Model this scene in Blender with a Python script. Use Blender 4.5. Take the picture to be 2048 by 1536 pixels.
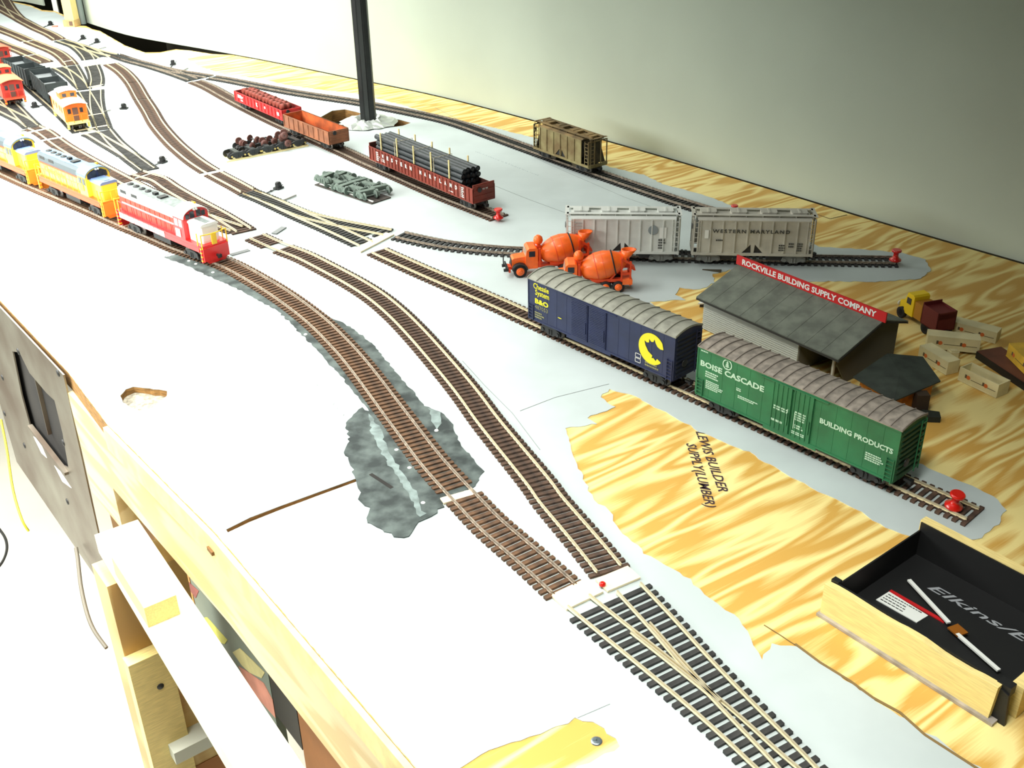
import bpy, math, random
from math import sin, cos, pi, radians
from mathutils import Vector, Matrix
from mathutils.geometry import tessellate_polygon

for o in list(bpy.data.objects):
    bpy.data.objects.remove(o, do_unlink=True)
SC = bpy.context.scene
COL = SC.collection
ZT = 0.75                                  # height of the layout top above the floor, metres

# ------------------------------------------------------------------ camera, light, exposure
F_PX, PITCH, ROLL, CAM_H = 2150.0, radians(29.0), radians(-1.05), 452.0   # mm above the layout top
_f = Vector((0, cos(PITCH), -sin(PITCH)))
_r0 = Vector((1, 0, 0)); _u0 = _r0.cross(_f)
_r = _r0 * cos(ROLL) + _u0 * sin(ROLL)
_u = -_r0 * sin(ROLL) + _u0 * cos(ROLL)
cam = bpy.data.cameras.new('camera'); cam.lens = 36 * F_PX / 2048; cam.sensor_width = 36
cam.clip_start = 0.02; cam.clip_end = 60
co = bpy.data.objects.new('camera', cam); COL.objects.link(co)
M = Matrix((_r, _u, -_f)).transposed().to_4x4(); M.translation = (0, 0, ZT + CAM_H / 1000)
co.matrix_world = M
SC.camera = co

w = bpy.data.worlds.new('world'); SC.world = w; w.use_nodes = True
w.node_tree.nodes['Background'].inputs[0].default_value = (0.86, 0.95, 0.90, 1)
w.node_tree.nodes['Background'].inputs[1].default_value = 0.02

def area(name, loc, aim, sx, sy, power, col=(1, 1, 0.96), spread=pi):
    l = bpy.data.lights.new(name, 'AREA'); l.shape = 'RECTANGLE'; l.size = sx; l.size_y = sy
    l.energy = power; l.color = col; l.spread = spread
    o = bpy.data.objects.new(name, l); COL.objects.link(o)
    o.location = loc
    o.rotation_euler = (Vector(aim) - Vector(loc)).to_track_quat('-Z', 'Y').to_euler()
    return o
# light comes from the left; these unseen area lights are fitted to that brightness
area('yard_lamp_wide', (-0.85, 1.95, ZT + 0.72), (-0.85, 1.85, ZT), 0.5, 0.8, 6.3)
area('yard_lamp', (-0.7, 1.9, ZT + 0.8), (-0.75, 1.95, ZT), 0.4, 0.6, 4.7, spread=radians(120))
area('far_corner_lamp', (-1.35, 1.95, ZT + 0.75), (-0.75, 2.35, ZT + 0.1), 0.5, 0.5, 9, spread=radians(110))  # added to brighten the left end of the back wall
area('aisle_lamp', (-0.9, 0.9, ZT + 0.3), (-0.9, 0.9, ZT - 1), 0.6, 1.2, 36)  # added to whiten the floor beside the table
area('work_lamp', (-0.35, 0.7, ZT + 0.7), (-0.35, 0.7, ZT), 0.2, 0.9, 5.3, spread=radians(100))
area('front_lamp', (0.0, 0.28, ZT + 0.7), (-0.02, 0.33, ZT), 0.2, 0.2, 2.8, spread=radians(110))  # added fill to brighten the front turnout and its paint
area('middle_lamp', (-0.2, 1.5, ZT + 0.8), (-0.25, 1.5, ZT), 0.2, 0.6, 1.5, spread=radians(110))  # weak added fill from the brightness fit
SC.view_settings.view_transform = 'Standard'; SC.view_settings.look = 'None'
SC.view_settings.gamma = 1; SC.view_settings.use_curve_mapping = False
SC.view_settings.exposure = 0.0
# ------------------------------------------------------------------ helpers
def at(px, py, z=0.0):
    """point on the horizontal plane z mm above the layout top that a photo pixel shows"""
    d = _f + _r * ((px - 1024) / F_PX) - _u * ((py - 768) / F_PX)
    t = (z - CAM_H) / d.z
    return Vector((d.x * t, d.y * t, z))

def lin(c):
    return tuple((v / 255 / 12.92 if v / 255 <= 0.04045 else ((v / 255 + 0.055) / 1.055) ** 2.4) for v in c) + (1,)

_M = {}
def mat(name, rgb, rough=0.6, metal=0.0, var=0.0, scale=400.0, bump=0.0, rgb2=None, stretch=None, coat=0.0):
    if name in _M: return _M[name]
    m = bpy.data.materials.new(name); m.use_nodes = True; _M[name] = m
    nt = m.node_tree; b = nt.nodes['Principled BSDF']
    b.inputs['Base Color'].default_value = lin(rgb); b.inputs['Roughness'].default_value = rough
    b.inputs['Metallic'].default_value = metal
    if coat: b.inputs['Coat Weight'].default_value = coat
    if var or bump or rgb2:
        tc = nt.nodes.new('ShaderNodeTexCoord'); mp = nt.nodes.new('ShaderNodeMapping')
        nt.links.new(tc.outputs['Object'], mp.inputs[0])
        if stretch: mp.inputs['Scale'].default_value = stretch
        n = nt.nodes.new('ShaderNodeTexNoise'); n.inputs['Scale'].default_value = scale; n.inputs['Detail'].default_value = 5
        nt.links.new(mp.outputs[0], n.inputs['Vector'])
        if var or rgb2:
            r = nt.nodes.new('ShaderNodeValToRGB')
            a = rgb2 if rgb2 else tuple(max(0, v * (1 - var)) for v in rgb)
            c = rgb if rgb2 else tuple(min(255, v * (1 + var * 0.6)) for v in rgb)
            r.color_ramp.elements[0].color = lin(a); r.color_ramp.elements[1].color = lin(c)
            r.color_ramp.elements[0].position = 0.36; r.color_ramp.elements[1].position = 0.64
            nt.links.new(n.outputs[0], r.inputs[0]); nt.links.new(r.outputs[0], b.inputs['Base Color'])
        if bump:
            bp = nt.nodes.new('ShaderNodeBump'); bp.inputs['Strength'].default_value = bump; bp.inputs['Distance'].default_value = 0.001
            nt.links.new(n.outputs[0], bp.inputs['Height']); nt.links.new(bp.outputs[0], b.inputs['Normal'])
    return m

def wood(name, light, dark, ang=35, along=5.0, across=22.0, rings=9.0, rough=0.55, fine=0.25, lo=0.30, hi=0.62):
    """plywood / pine with contour-like growth figure"""
    if name in _M: return _M[name]
    m = bpy.data.materials.new(name); m.use_nodes = True; _M[name] = m
    nt = m.node_tree; N = nt.nodes; L = nt.links; b = N['Principled BSDF']; b.inputs['Roughness'].default_value = rough
    tc = N.new('ShaderNodeTexCoord'); mr = N.new('ShaderNodeMapping'); mr.inputs['Rotation'].default_value = (0, 0, radians(-ang))
    L.new(tc.outputs['Object'], mr.inputs[0])
    ms = N.new('ShaderNodeMapping'); ms.inputs['Scale'].default_value = (along, across, across); L.new(mr.outputs[0], ms.inputs[0])
    n = N.new('ShaderNodeTexNoise'); n.inputs['Scale'].default_value = 1; n.inputs['Detail'].default_value = 2.2
    n.inputs['Roughness'].default_value = 0.45; n.inputs['Distortion'].default_value = 0.35; L.new(ms.outputs[0], n.inputs['Vector'])
    mu = N.new('ShaderNodeMath'); mu.operation = 'MULTIPLY'; mu.inputs[1].default_value = rings; L.new(n.outputs[0], mu.inputs[0])
    pp = N.new('ShaderNodeMath'); pp.operation = 'PINGPONG'; pp.inputs[1].default_value = 0.5; L.new(mu.outputs[0], pp.inputs[0])
    p2 = N.new('ShaderNodeMath'); p2.operation = 'MULTIPLY'; p2.inputs[1].default_value = 2; L.new(pp.outputs[0], p2.inputs[0])
    mf = N.new('ShaderNodeMapping'); mf.inputs['Scale'].default_value = (30, 900, 900); L.new(mr.outputs[0], mf.inputs[0])
    nf = N.new('ShaderNodeTexNoise'); nf.inputs['Scale'].default_value = 1; nf.inputs['Detail'].default_value = 3; L.new(mf.outputs[0], nf.inputs['Vector'])
    mx = N.new('ShaderNodeMix'); mx.data_type = 'FLOAT'; mx.inputs[0].default_value = fine
    L.new(p2.outputs[0], mx.inputs[2]); L.new(nf.outputs[0], mx.inputs[3])
    r = N.new('ShaderNodeValToRGB'); r.color_ramp.elements[0].color = lin(light); r.color_ramp.elements[1].color = lin(dark)
    r.color_ramp.elements[0].position = lo; r.color_ramp.elements[1].position = hi
    L.new(mx.outputs[0], r.inputs[0]); L.new(r.outputs[0], b.inputs['Base Color'])
    return m

class MB:
    """collects simple solids (millimetres) into one mesh"""
    def __init__(s): s.v = []; s.f = []; s.sm = []
    def add(s, vs, fs, smooth=False):
        n = len(s.v); s.v += [tuple(v) for v in vs]
        for f in fs: s.f.append([i + n for i in f]); s.sm.append(smooth)
        return s
    def box(s, x0, x1, y0, y1, z0, z1, b=0.0):
        if b:
            return s.prism([(x0 + b, y0), (x1 - b, y0), (x1, y0 + b), (x1, y1 - b), (x1 - b, y1), (x0 + b, y1), (x0, y1 - b), (x0, y0 + b)], z0, z1)
        v = [(x0, y0, z0), (x1, y0, z0), (x1, y1, z0), (x0, y1, z0), (x0, y0, z1), (x1, y0, z1), (x1, y1, z1), (x0, y1, z1)]
        return s.add(v, [(0, 3, 2, 1), (4, 5, 6, 7), (0, 1, 5, 4), (1, 2, 6, 5), (2, 3, 7, 6), (3, 0, 4, 7)])
    def prism(s, poly, z0, z1, axis='z'):
        n = len(poly)
        def P(a, b, c):
            return (a, b, c) if axis == 'z' else ((a, c, b) if axis == 'y' else (c, a, b))
        v = [P(a, b, z0) for a, b in poly] + [P(a, b, z1) for a, b in poly]
        tr = tessellate_polygon([[Vector((a, b, 0)) for a, b in poly]])
        f = [tuple(t) for t in tr] + [tuple(i + n for i in reversed(t)) for t in tr]
        f += [(i, (i + 1) % n, (i + 1) % n + n, i + n) for i in range(n)]
        return s.add(v, f)
    def cyl(s, p, q, r, r2=None, n=12, caps=True, smooth=True):
        p = Vector(p); q = Vector(q); d = (q - p).normalized(); a = d.orthogonal().normalized(); b = d.cross(a)
        r2 = r if r2 is None else r2; v = []
        for c, rr in ((p, r), (q, r2)):
            for i in range(n):
                t = 2 * pi * i / n; v.append(c + a * cos(t) * rr + b * sin(t) * rr)
        s.add(v, [(i, (i + 1) % n, (i + 1) % n + n, i + n) for i in range(n)], smooth)
        if caps:
            s.add(v[:n], [tuple(reversed(range(n)))]); s.add(v[n:], [tuple(range(n))])
        return s
    def lathe(s, prof, p=(0, 0, 0), d=(0, 0, 1), n=16):
        p = Vector(p); d = Vector(d).normalized(); a = d.orthogonal().normalized(); b = d.cross(a); v = []; m = len(prof)
        for r, h in prof:
            for i in range(n):
                t = 2 * pi * i / n; v.append(p + d * h + a * cos(t) * r + b * sin(t) * r)
        f = [(k * n + i, k * n + (i + 1) % n, (k + 1) * n + (i + 1) % n, (k + 1) * n + i) for k in range(m - 1) for i in range(n)]
        s.add(v, f, True)
        s.add(v[:n], [tuple(reversed(range(n)))]); s.add(v[-n:], [tuple(range(n))])
        return s
    def tube(s, pts, r, n=6):
        pts = [Vector(p) for p in pts]; v = []
        for i, p in enumerate(pts):
            d = (pts[min(i + 1, len(pts) - 1)] - pts[max(i - 1, 0)]).normalized()
            a = d.cross(Vector((0.01, 0.02, 1))).normalized() if abs(d.z) < 0.95 else d.cross(Vector((1, 0, 0))).normalized()
            b = d.cross(a)
            for k in range(n): t = 2 * pi * k / n; v.append(p + a * cos(t) * r + b * sin(t) * r)
        f = [(k * n + i, k * n + (i + 1) % n, (k + 1) * n + (i + 1) % n, (k + 1) * n + i) for k in range(len(pts) - 1) for i in range(n)]
        s.add(v, f, True); s.add(v[:n], [tuple(reversed(range(n)))]); s.add(v[-n:], [tuple(range(n))])
        return s
    def bar(s, p, q, wd, h):
        """rectangular bar between two points, width wd sideways, height h"""
        p = Vector(p); q = Vector(q); d = (q - p).normalized()
        a = d.cross(Vector((0, 0, 1)));  a = a.normalized() if a.length > 1e-4 else Vector((1, 0, 0))
        b = a.cross(d).normalized(); v = []
        for c in (p, q):
            for i, j in ((-1, -1), (1, -1), (1, 1), (-1, 1)): v.append(c + a * (i * wd / 2) + b * (j * h / 2))
        return s.add(v, [(0, 3, 2, 1), (4, 5, 6, 7), (0, 1, 5, 4), (1, 2, 6, 5), (2, 3, 7, 6), (3, 0, 4, 7)])
    def mesh(s, name):
        me = bpy.data.meshes.new(name)
        me.from_pydata([(x / 1000, y / 1000, z / 1000) for x, y, z in s.v], [], s.f)
        me.validate(); me.update()
        me.polygons.foreach_set('use_smooth', [True if i < len(s.sm) and s.sm[i] else False for i in range(len(me.polygons))])
        import bmesh
        b = bmesh.new(); b.from_mesh(me); bmesh.ops.recalc_face_normals(b, faces=b.faces[:]); b.to_mesh(me); b.free()
        return me
    def build(s, name, m, parent=None, label=None, kind=None, loc=None):
        me = s.mesh(name); me.materials.append(m)
        return link(name, me, parent, label, kind, loc)

def link(name, data, parent=None, label=None, kind=None, loc=None):
    o = bpy.data.objects.new(name, data); COL.objects.link(o)
    if parent: o.parent = parent
    elif loc is None: o.location = (0, 0, ZT)
    if loc is not None: o.location = Vector(loc) / 1000 + (Vector((0, 0, 0)) if parent else Vector((0, 0, ZT)))
    if label: o['label'] = label
    if kind: o['kind'] = kind
    return o

def tag(o, label, cat, group=None):
    o['label'] = label; o['category'] = cat
    if group: o['group'] = group
    return o

def thing(name, label, cat, loc=(0, 0, 0), rotz=0.0, group=None):
    o = bpy.data.objects.new(name, None); COL.objects.link(o); o.empty_display_size = 0.01
    o.location = Vector(loc) / 1000 + Vector((0, 0, ZT)); o.rotation_euler = (0, 0, rotz)
    return tag(o, label, cat, group)

def copy_tree(o, parent=None):
    c = o.copy(); COL.objects.link(c); c.parent = parent
    for ch in list(o.children): copy_tree(ch, c)
    return c

def text(s, m, parent, loc, size, rot=(pi / 2, 0, 0), width=None, name='lettering', bold=0.0, shear=0.0, space=1.0, align='LEFT', ext=0.05):
    c = bpy.data.curves.new(name, 'FONT'); c.body = s; c.size = size / 1000; c.extrude = ext / 1000
    c.offset = bold / 1000; c.shear = shear; c.space_character = space; c.align_x = align; c.resolution_u = 2
    c.materials.append(m)
    tmp = bpy.data.objects.new(name, c); COL.objects.link(tmp); bpy.context.view_layer.update()
    me = bpy.data.meshes.new_from_object(tmp.evaluated_get(bpy.context.evaluated_depsgraph_get()))
    bpy.data.objects.remove(tmp, do_unlink=True); bpy.data.curves.remove(c)
    if not me.materials: me.materials.append(m)
    xs = [v.co.x for v in me.vertices]; wd = max(xs) - min(xs) if xs else 0
    if width and wd > 1e-6:
        k = width / 1000 / wd
        for v in me.vertices: v.co.x *= k
    o = bpy.data.objects.new(name, me); COL.objects.link(o); o.parent = parent
    o.location = Vector(loc) / 1000 + (Vector((0, 0, 0)) if parent else Vector((0, 0, ZT))); o.rotation_euler = rot
    return o

def resample(pts, step):
    """Catmull-Rom through points, resampled at an even step; returns [(pos, tangent)]"""
    P = [Vector(p) for p in pts]; P = [P[0] * 2 - P[1]] + P + [P[-1] * 2 - P[-2]]
    fine = []
    for i in range(1, len(P) - 2):
        for k in range(24):
            t = k / 24; a, b, c, d = P[i - 1], P[i], P[i + 1], P[i + 2]
            fine.append(0.5 * ((2 * b) + (c - a) * t + (2 * a - 5 * b + 4 * c - d) * t * t + (3 * b - a - 3 * c + d) * t ** 3))
    fine.append(P[-2])
    for _ in range(30):
        fine = [fine[0]] + [(fine[i - 1] + fine[i] * 2 + fine[i + 1]) / 4 for i in range(1, len(fine) - 1)] + [fine[-1]]
    out = []; acc = 0.0; nxt = 0.0
    for i in range(len(fine) - 1):
        seg = fine[i + 1] - fine[i]; L = seg.length
        while L > 0 and nxt <= acc + L:
            out.append(fine[i] + seg * ((nxt - acc) / L)); nxt += step
        acc += L
    res = []
    for i, p in enumerate(out):
        t = (out[min(i + 1, len(out) - 1)] - out[max(i - 1, 0)]).normalized(); res.append((p, t))
    return res

def left(t): return Vector((-t.y, t.x, 0))
R = random.Random(7)
# ------------------------------------------------------------------ materials
PAINT = mat('grey_latex_paint', (185, 196, 193), 0.75, var=0.03, scale=14, bump=0.15)
PLY = wood('plywood', (240, 221, 146), (206, 161, 76), along=4.0, across=26.0, rings=8, fine=0.38, lo=0.30, hi=0.68)
PLYEDGE = mat('plywood_edge', (150, 112, 60), 0.8, var=0.25, scale=120, stretch=(1, 1, 12))
PINE = wood('pine', (216, 200, 158), (198, 174, 126), ang=-52, along=3, across=30, rings=5)
PINEV = wood('pine_upright', (214, 184, 122), (190, 150, 88), ang=0, along=20, across=4, rings=5)
PLASTER = mat('dark_grey_plaster', (88, 98, 94), 0.85, rgb2=(42, 50, 48), scale=60, bump=0.6)
PLASTER_L = mat('light_grey_plaster', (176, 184, 180), 0.85, var=0.12, scale=50, bump=0.3)
WALLP = mat('backdrop_paint', (186, 197, 180), 0.8, var=0.02, scale=6)
DARK = mat('dark_void', (34, 32, 28), 0.9, var=0.3, scale=20)
TIE = mat('brown_tie', (74, 55, 42), 0.8, var=0.3, scale=130)
TIE_R = mat('rusty_tie', (92, 66, 44), 0.8, var=0.35, scale=90)
TIE_B = mat('black_tie', (46, 46, 44), 0.7, var=0.3, scale=100)
RAIL = mat('nickel_rail', (225, 214, 180), 0.35, 0.55)
RAIL_R = mat('painted_rail', (150, 138, 122), 0.5, 0.3, var=0.2, scale=300)
BLACK = mat('black_plastic', (26, 27, 27), 0.5)
GREYD = mat('dark_grey_metal', (46, 47, 46), 0.55, 0.2)
WHEEL = mat('wheel_steel', (90, 84, 78), 0.4, 0.6)
BRASS = mat('brass', (205, 180, 110), 0.35, 0.8)
WHITE = mat('white_print', (225, 228, 220), 0.6)
YEL = mat('yellow_print', (216, 208, 30), 0.6)
REDPIN = mat('red_plastic', (205, 26, 16), 0.3, coat=0.5)

# ------------------------------------------------------------------ setting: wall, floor, dark space
def ribbon(pts, z0, z1, th, name, m, **k):
    """standing sheet along a line, thickness th to the left of travel"""
    mb = MB(); n = len(pts); P = [Vector((p[0], p[1], 0)) for p in pts]; q = []
    for i in range(n):
        t = (P[min(i + 1, n - 1)] - P[max(i - 1, 0)]).normalized(); q.append(P[i] + left(t) * th)
    v = [(p.x, p.y, z0) for p in P] + [(p.x, p.y, z1) for p in P] + [(p.x, p.y, z0) for p in q] + [(p.x, p.y, z1) for p in q]
    f = []
    for i in range(n - 1):
        f += [(i, i + 1, n + i + 1, n + i), (2 * n + i, 3 * n + i, 3 * n + i + 1, 2 * n + i + 1), (n + i, n + i + 1, 3 * n + i + 1, 3 * n + i), (i, 2 * n + i, 2 * n + i + 1, i + 1)]
    f += [(0, n, 3 * n, 2 * n), (n - 1, 3 * n - 1, 4 * n - 1, 2 * n - 1)]
    mb.add(v, f); return mb.build(name, m, **k)

WALL = [at(*p) for p in [(170, 46), (250, 71), (340, 88), (415, 101), (540, 124), (700, 157), (870, 192), (1050, 238), (1220, 285), (1380, 331), (1540, 379), (1700, 428), (1870, 478), (2048, 529)]]
WALL = WALL + [WALL[-1] + (WALL[-1] - WALL[-2]).normalized() * d for d in (300, 600)]
WALL = [Vector(p) for p, t in resample(WALL, 40)]
o = ribbon([p + Vector((3.5, 3.5, 0)) for p in WALL], 0, 900, 4, 'wall_back', WALLP); o['kind'] = 'structure'
WR = [p + Vector((130, 150, 0)) for p in WALL]
WR = [Vector((-1900, 4300, 0)), Vector((-1000, 3600, 0))] + WR
o = ribbon(WR, -750, 1200, 60, 'wall_rear', mat('dark_wall', (60, 58, 46), 0.9, var=0.2, scale=3)); o['kind'] = 'structure'  # dark colour stands in for the unlit space behind the backdrop
WL = [at(-60, -8), at(0, 0), at(45, 4), at(84, 12)]
o = ribbon([p + Vector((3, 3, 0)) for p in WL], 0, 700, 4, 'wall_left', WALLP); o['kind'] = 'structure'
mb = MB(); mb.box(-4000, 2500, -1500, 5000, -790, -750); o = mb.build('floor', mat('pale_floor', (235, 235, 222), 0.5, var=0.04, scale=3)); o['kind'] = 'structure'
# table outline
FE = [(150, 145), (-55, 399), (-210, 609), (-333, 759), (-398, 852), (-525, 1013), (-1000, 1640), (-1750, 2700)]
BACKPX = [(-160, -22), (0, -2), (60, 10), (84, 20), (110, 22), (135, 33), (146, 50), (172, 52), (184, 58), (200, 62), (250, 91), (290, 105), (320, 104.5), (352, 98.5), (380, 101), (425, 108)]
fe = [Vector((x, y, 0)) for x, y in FE]
back = [at(*p) for p in BACKPX]
wl = [p for p in WALL if p.x > back[-1].x + 20]
OUT = fe + back + wl + [Vector((1150, 145, 0))]

def jag(poly, amp, step=6.0, closed=True):
    out = []; n = len(poly)
    for i in range(n if closed else n - 1):
        a = Vector(poly[i]); b = Vector(poly[(i + 1) % n]); k = max(1, int((b - a).length / step))
        for j in range(k):
            p = a.lerp(b, j / k)
            out.append(p + Vector((R.uniform(-amp, amp), R.uniform(-amp, amp), 0)))
    return out

def slab(loops, z0, z1, mtop, mside=None, name='slab', **k):
    """flat plate: first loop outline, other loops holes"""
    vs = []; rng = []
    for lp in loops:
        rng.append((len(vs), len(lp))); vs += [Vector((p[0], p[1], 0)) for p in lp]
    tr = tessellate_polygon([[Vector((p[0], p[1], 0)) for p in lp] for lp in loops])
    n = len(vs); me = bpy.data.meshes.new(name)
    V = [(p.x / 1000, p.y / 1000, z1 / 1000) for p in vs] + [(p.x / 1000, p.y / 1000, z0 / 1000) for p in vs]
    Fc = []
    for t in tr:
        a, b, c = (vs[i] for i in t); up = (b - a).cross(c - a).z > 0
        Fc.append(tuple(t) if up else tuple(reversed(t)))
    nt_ = len(Fc); Fc += [tuple(i + n for i in reversed(f)) for f in Fc[:nt_]]
    ns = len(Fc)
    for s0, m_ in rng:
        for i in range(m_): a, b = s0 + i, s0 + (i + 1) % m_; Fc.append((a, b, b + n, a + n))
    me.from_pydata(V, [], Fc); me.materials.append(mtop)
    if mside:
        me.materials.append(mside)
        for i in range(ns, len(me.polygons)): me.polygons[i].material_index = 1
    me.update(); return link(name, me, **k)

KNOT = jag([at(*p) for p in [(241, 792), (252, 779), (268, 774), (290, 776), (318, 780), (334, 782), (333, 793), (318, 806), (306, 816), (280, 822), (262, 816), (246, 806)]], 0.5, 4)
CRACK = [at(*p) for p in [(452, 1060), (500, 1036), (560, 1013), (640, 984), (728, 952), (733, 957), (640, 991), (560, 1021), (500, 1045), (456, 1066)]]
POSTH = [at(*p) for p in [(632, 240), (664, 222), (690, 219), (712, 224), (735, 231), (770, 236), (800, 240), (822, 246), (806, 252), (775, 256), (735, 262), (690, 252), (655, 246)]]
table = thing('layout_table', 'plywood-topped model railway table painted pale grey under the tracks', 'table')
slab([OUT, KNOT, CRACK, POSTH], -18, 0, PLY, PLYEDGE, 'table_top', parent=table, label='bare plywood deck with strong yellow grain')

PB = [(420, 108.5), (372, 117), (400, 134), (450, 149), (520, 158), (575, 171), (640, 180), (710, 187), (787, 206), (850, 224), (925, 242), (987, 256), (1065, 275), (1140, 305), (1225, 336), (1287, 350), (1325, 369), (1400, 388), (1462, 411), (1512, 425), (1560, 442), (1610, 480), (1640, 494), (1720, 499), (1800, 506), (1850, 519), (1862, 540), (1840, 558), (1750, 564), (1650, 563), (1600, 566), (1530, 556), (1460, 540), (1424, 549), (1430, 566), (1398, 580), (1358, 576), (1351, 590), (1372, 600), (1300, 604), (1330, 640), (1420, 700), (1560, 780), (1700, 860), (1845, 931), (1900, 956), (1945, 973), (1985, 992), (2012, 1020), (1996, 1048), (1950, 1082), (1900, 1082), (1830, 1076), (1785, 1062), (1700, 1012), (1640, 986), (1560, 942), (1500, 905), (1400, 864), (1370, 846), (1320, 820), (1270, 792), (1222, 780), (1200, 795), (1232, 815), (1172, 836), (1195, 848), (1130, 858), (1146, 905), (1162, 945), (1182, 992), (1225, 1030), (1232, 1052), (1290, 1108), (1370, 1152), (1422, 1200), (1482, 1240), (1520, 1318), (1545, 1290), (1600, 1296), (1690, 1360), (1800, 1432), (1960, 1536), (2120, 1640)]
pb = [at(*p, 0) for p in PB]
BH = [at(*p) for p in [(905, 1548), (960, 1510), (1040, 1480), (1100, 1462), (1150, 1440), (1190, 1447), (1232, 1480), (1240, 1495), (1180, 1530), (1120, 1552)]]
infe = [Vector((x + .4, y + .3, 0)) for x, y in FE]
sl = [at(*p) for p in [(-140, -17), (0, 0), (60, 13), (84, 23), (110, 25), (133, 36), (144, 54), (172, 56), (200, 65), (250, 94), (290, 108), (320, 107), (352, 101), (380, 103)]]
slab([infe + sl + jag(pb, 1.3, 5, False), KNOT, CRACK, POSTH, jag(BH, 1.5, 5)], 0.0, 0.5, PAINT, None, 'paint_layer', parent=table, label='pale grey paint with ragged edges on the plywood')
mb = MB(); cx = sum((p for p in KNOT), Vector()) / len(KNOT)
ring = [(cx + (p - cx) * 1.03) for p in KNOT]; m_ = len(ring)
mb.add([(p.x, p.y, -6 + R.uniform(-1, 1)) for p in ring] + [(cx.x + 3, cx.y - 3, -3.5)], [(i, (i + 1) % m_, m_) for i in range(m_)])
mb.build('knot_hollow', mat('hollow_fill', (150, 144, 126), 0.9, var=0.2, scale=300, bump=1), table, 'rough hollow gouged into the table top')
mb = MB(); mb.box(-330, -90, 1580, 1760, -60, -45); mb.build('under_shelf', DARK, table)  # dark sheet closing the post hole, its shade put into the colour
mb = MB(); mb.bar((-215, 606, -14), (-108, 682, -14), 9, 3); mb.build('joint_backing', mat('brown_joint', (120, 84, 40), 0.8), table)
# seams and scribed lines
mb = MB()
def line(mb, pts, wd, z0=0.5, h=0.25):
    P = [at(*p, 0.5) for p in pts]
    for a, b in zip(P, P[1:]): mb.bar((a.x, a.y, z0 + h / 2), (b.x, b.y, z0 + h / 2), wd, h)
line(mb, [(1040, 822), (1110, 795), (1218, 768)], 0.5); line(mb, [(990, 372), (1060, 400), (1137, 428), (1190, 445)], 0.6)
line(mb, [(870, 215), (960, 262), (1100, 330), (1250, 395), (1350, 430)], 0.4); line(mb, [(1155, 1436), (1220, 1408)], 0.4)
line(mb, [(925, 722), (970, 772), (1024, 826), (1080, 900)], 0.5)
mb.build('pencil_lines', mat('faint_line', (138, 146, 142), 0.8), table, kind='stuff')
mb = MB(); line(mb, [(1528, 1250), (1560, 1270), (1590, 1290)], 0.5); line(mb, [(1590, 1288), (1640, 1325), (1700, 1362), (1745, 1395), (1800, 1425), (1850, 1470), (1920, 1515), (1990, 1560)], 1.7)
mb.build('board_seam', mat('seam_brown', (128, 104, 60), 0.8), table, 'dark seam where two boards meet')
mb = MB(); line(mb, [(1622, 424), (1660, 437), (1694, 429)], 1.2, 0.0, .3); mb.build('board_seam', _M['seam_brown'], table)

def patch(px, name, m, h, amp=1.6, lab=None, z=0.5):
    return slab([jag([at(*p) for p in px], amp, 4)], z, z + h, m, None, name, parent=table, label=lab)
patch([(330, 541), (385, 556), (440, 570), (500, 612), (545, 655), (575, 700), (612, 742), (650, 790), (694, 838), (705, 870), (690, 862), (655, 820), (600, 765), (560, 712), (520, 672), (470, 622), (420, 592), (365, 565)], 'plaster_patch', PLASTER_L, 0.4)
patch([(395, 545), (470, 575), (540, 618), (600, 672), (650, 728), (690, 790), (712, 818), (690, 822), (640, 775), (585, 708), (540, 650), (480, 600), (420, 566)], 'plaster_patch', mat('pale_plaster', (214, 222, 218), 0.8, var=0.08, scale=40), 0.3)
patch([(440, 521), (480, 541), (530, 556), (560, 585), (620, 615), (700, 655), (745, 688), (765, 713), (800, 757), (830, 788), (850, 814), (882, 826), (905, 850), (917, 880), (932, 905), (948, 920), (966, 945), (950, 975), (905, 992), (880, 1000), (850, 965), (795, 893), (735, 818), (685, 757), (634, 702), (586, 652), (555, 622), (500, 592), (436, 562), (375, 533), (330, 516), (380, 505)], 'plaster_patch', PLASTER, 0.5, 1.2, 'dark grey plaster beside the weathered curved track')
patch([(752, 832), (728, 818), (706, 832), (690, 855), (700, 880), (692, 905), (706, 940), (712, 962), (719, 985), (715, 1000), (736, 1020), (736, 1046), (768, 1064), (790, 1078), (820, 1075), (822, 1062), (845, 1040), (872, 1030), (890, 1008), (872, 985), (800, 892)], 'plaster_patch', PLASTER, 0.9, 1.8, 'large ragged blob of dark grey plaster')
patch([(0, 350), (60, 380), (130, 415), (200, 446), (280, 480), (340, 508), (318, 520), (240, 492), (160, 453), (70, 408), (0, 376)], 'plaster_patch', PLASTER_L, 0.4)
patch([(740, 832), (760, 860), (775, 900), (800, 940), (830, 985), (850, 1030), (838, 1036), (815, 990), (786, 945), (762, 905), (742, 870)], 'plaster_smear', mat('plaster_smear', (118, 132, 128), 0.85, var=0.2, scale=90), 0.15, 1.5, z=1.4)
patch([(858, 818), (882, 828), (884, 850), (872, 862), (864, 845)], 'plaster_smear', _M['plaster_smear'], 0.2, 1.0, z=1.0)
mb = MB()
for px in [(793, 899), (819, 935), (846, 1005), (611, 668), (426, 544), (392, 527), (378, 521), (873, 860)]:
    p = at(*px, 1.5); mb.lathe([(1.9, 0), (1.7, 0.5), (0.2, 0.7)], (p.x, p.y, 1.0), n=7)
mb.build('paint_fleck', WHITE, table)
mb = MB(); a = at(741, 948, 1.4); b = at(784, 976, 1.4); mb.bar((a.x, a.y, 1.45), (b.x, b.y, 1.45), 3.0, 0.3); mb.build('open_crack', DARK, table)
p = at(1193, 1483)
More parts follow.
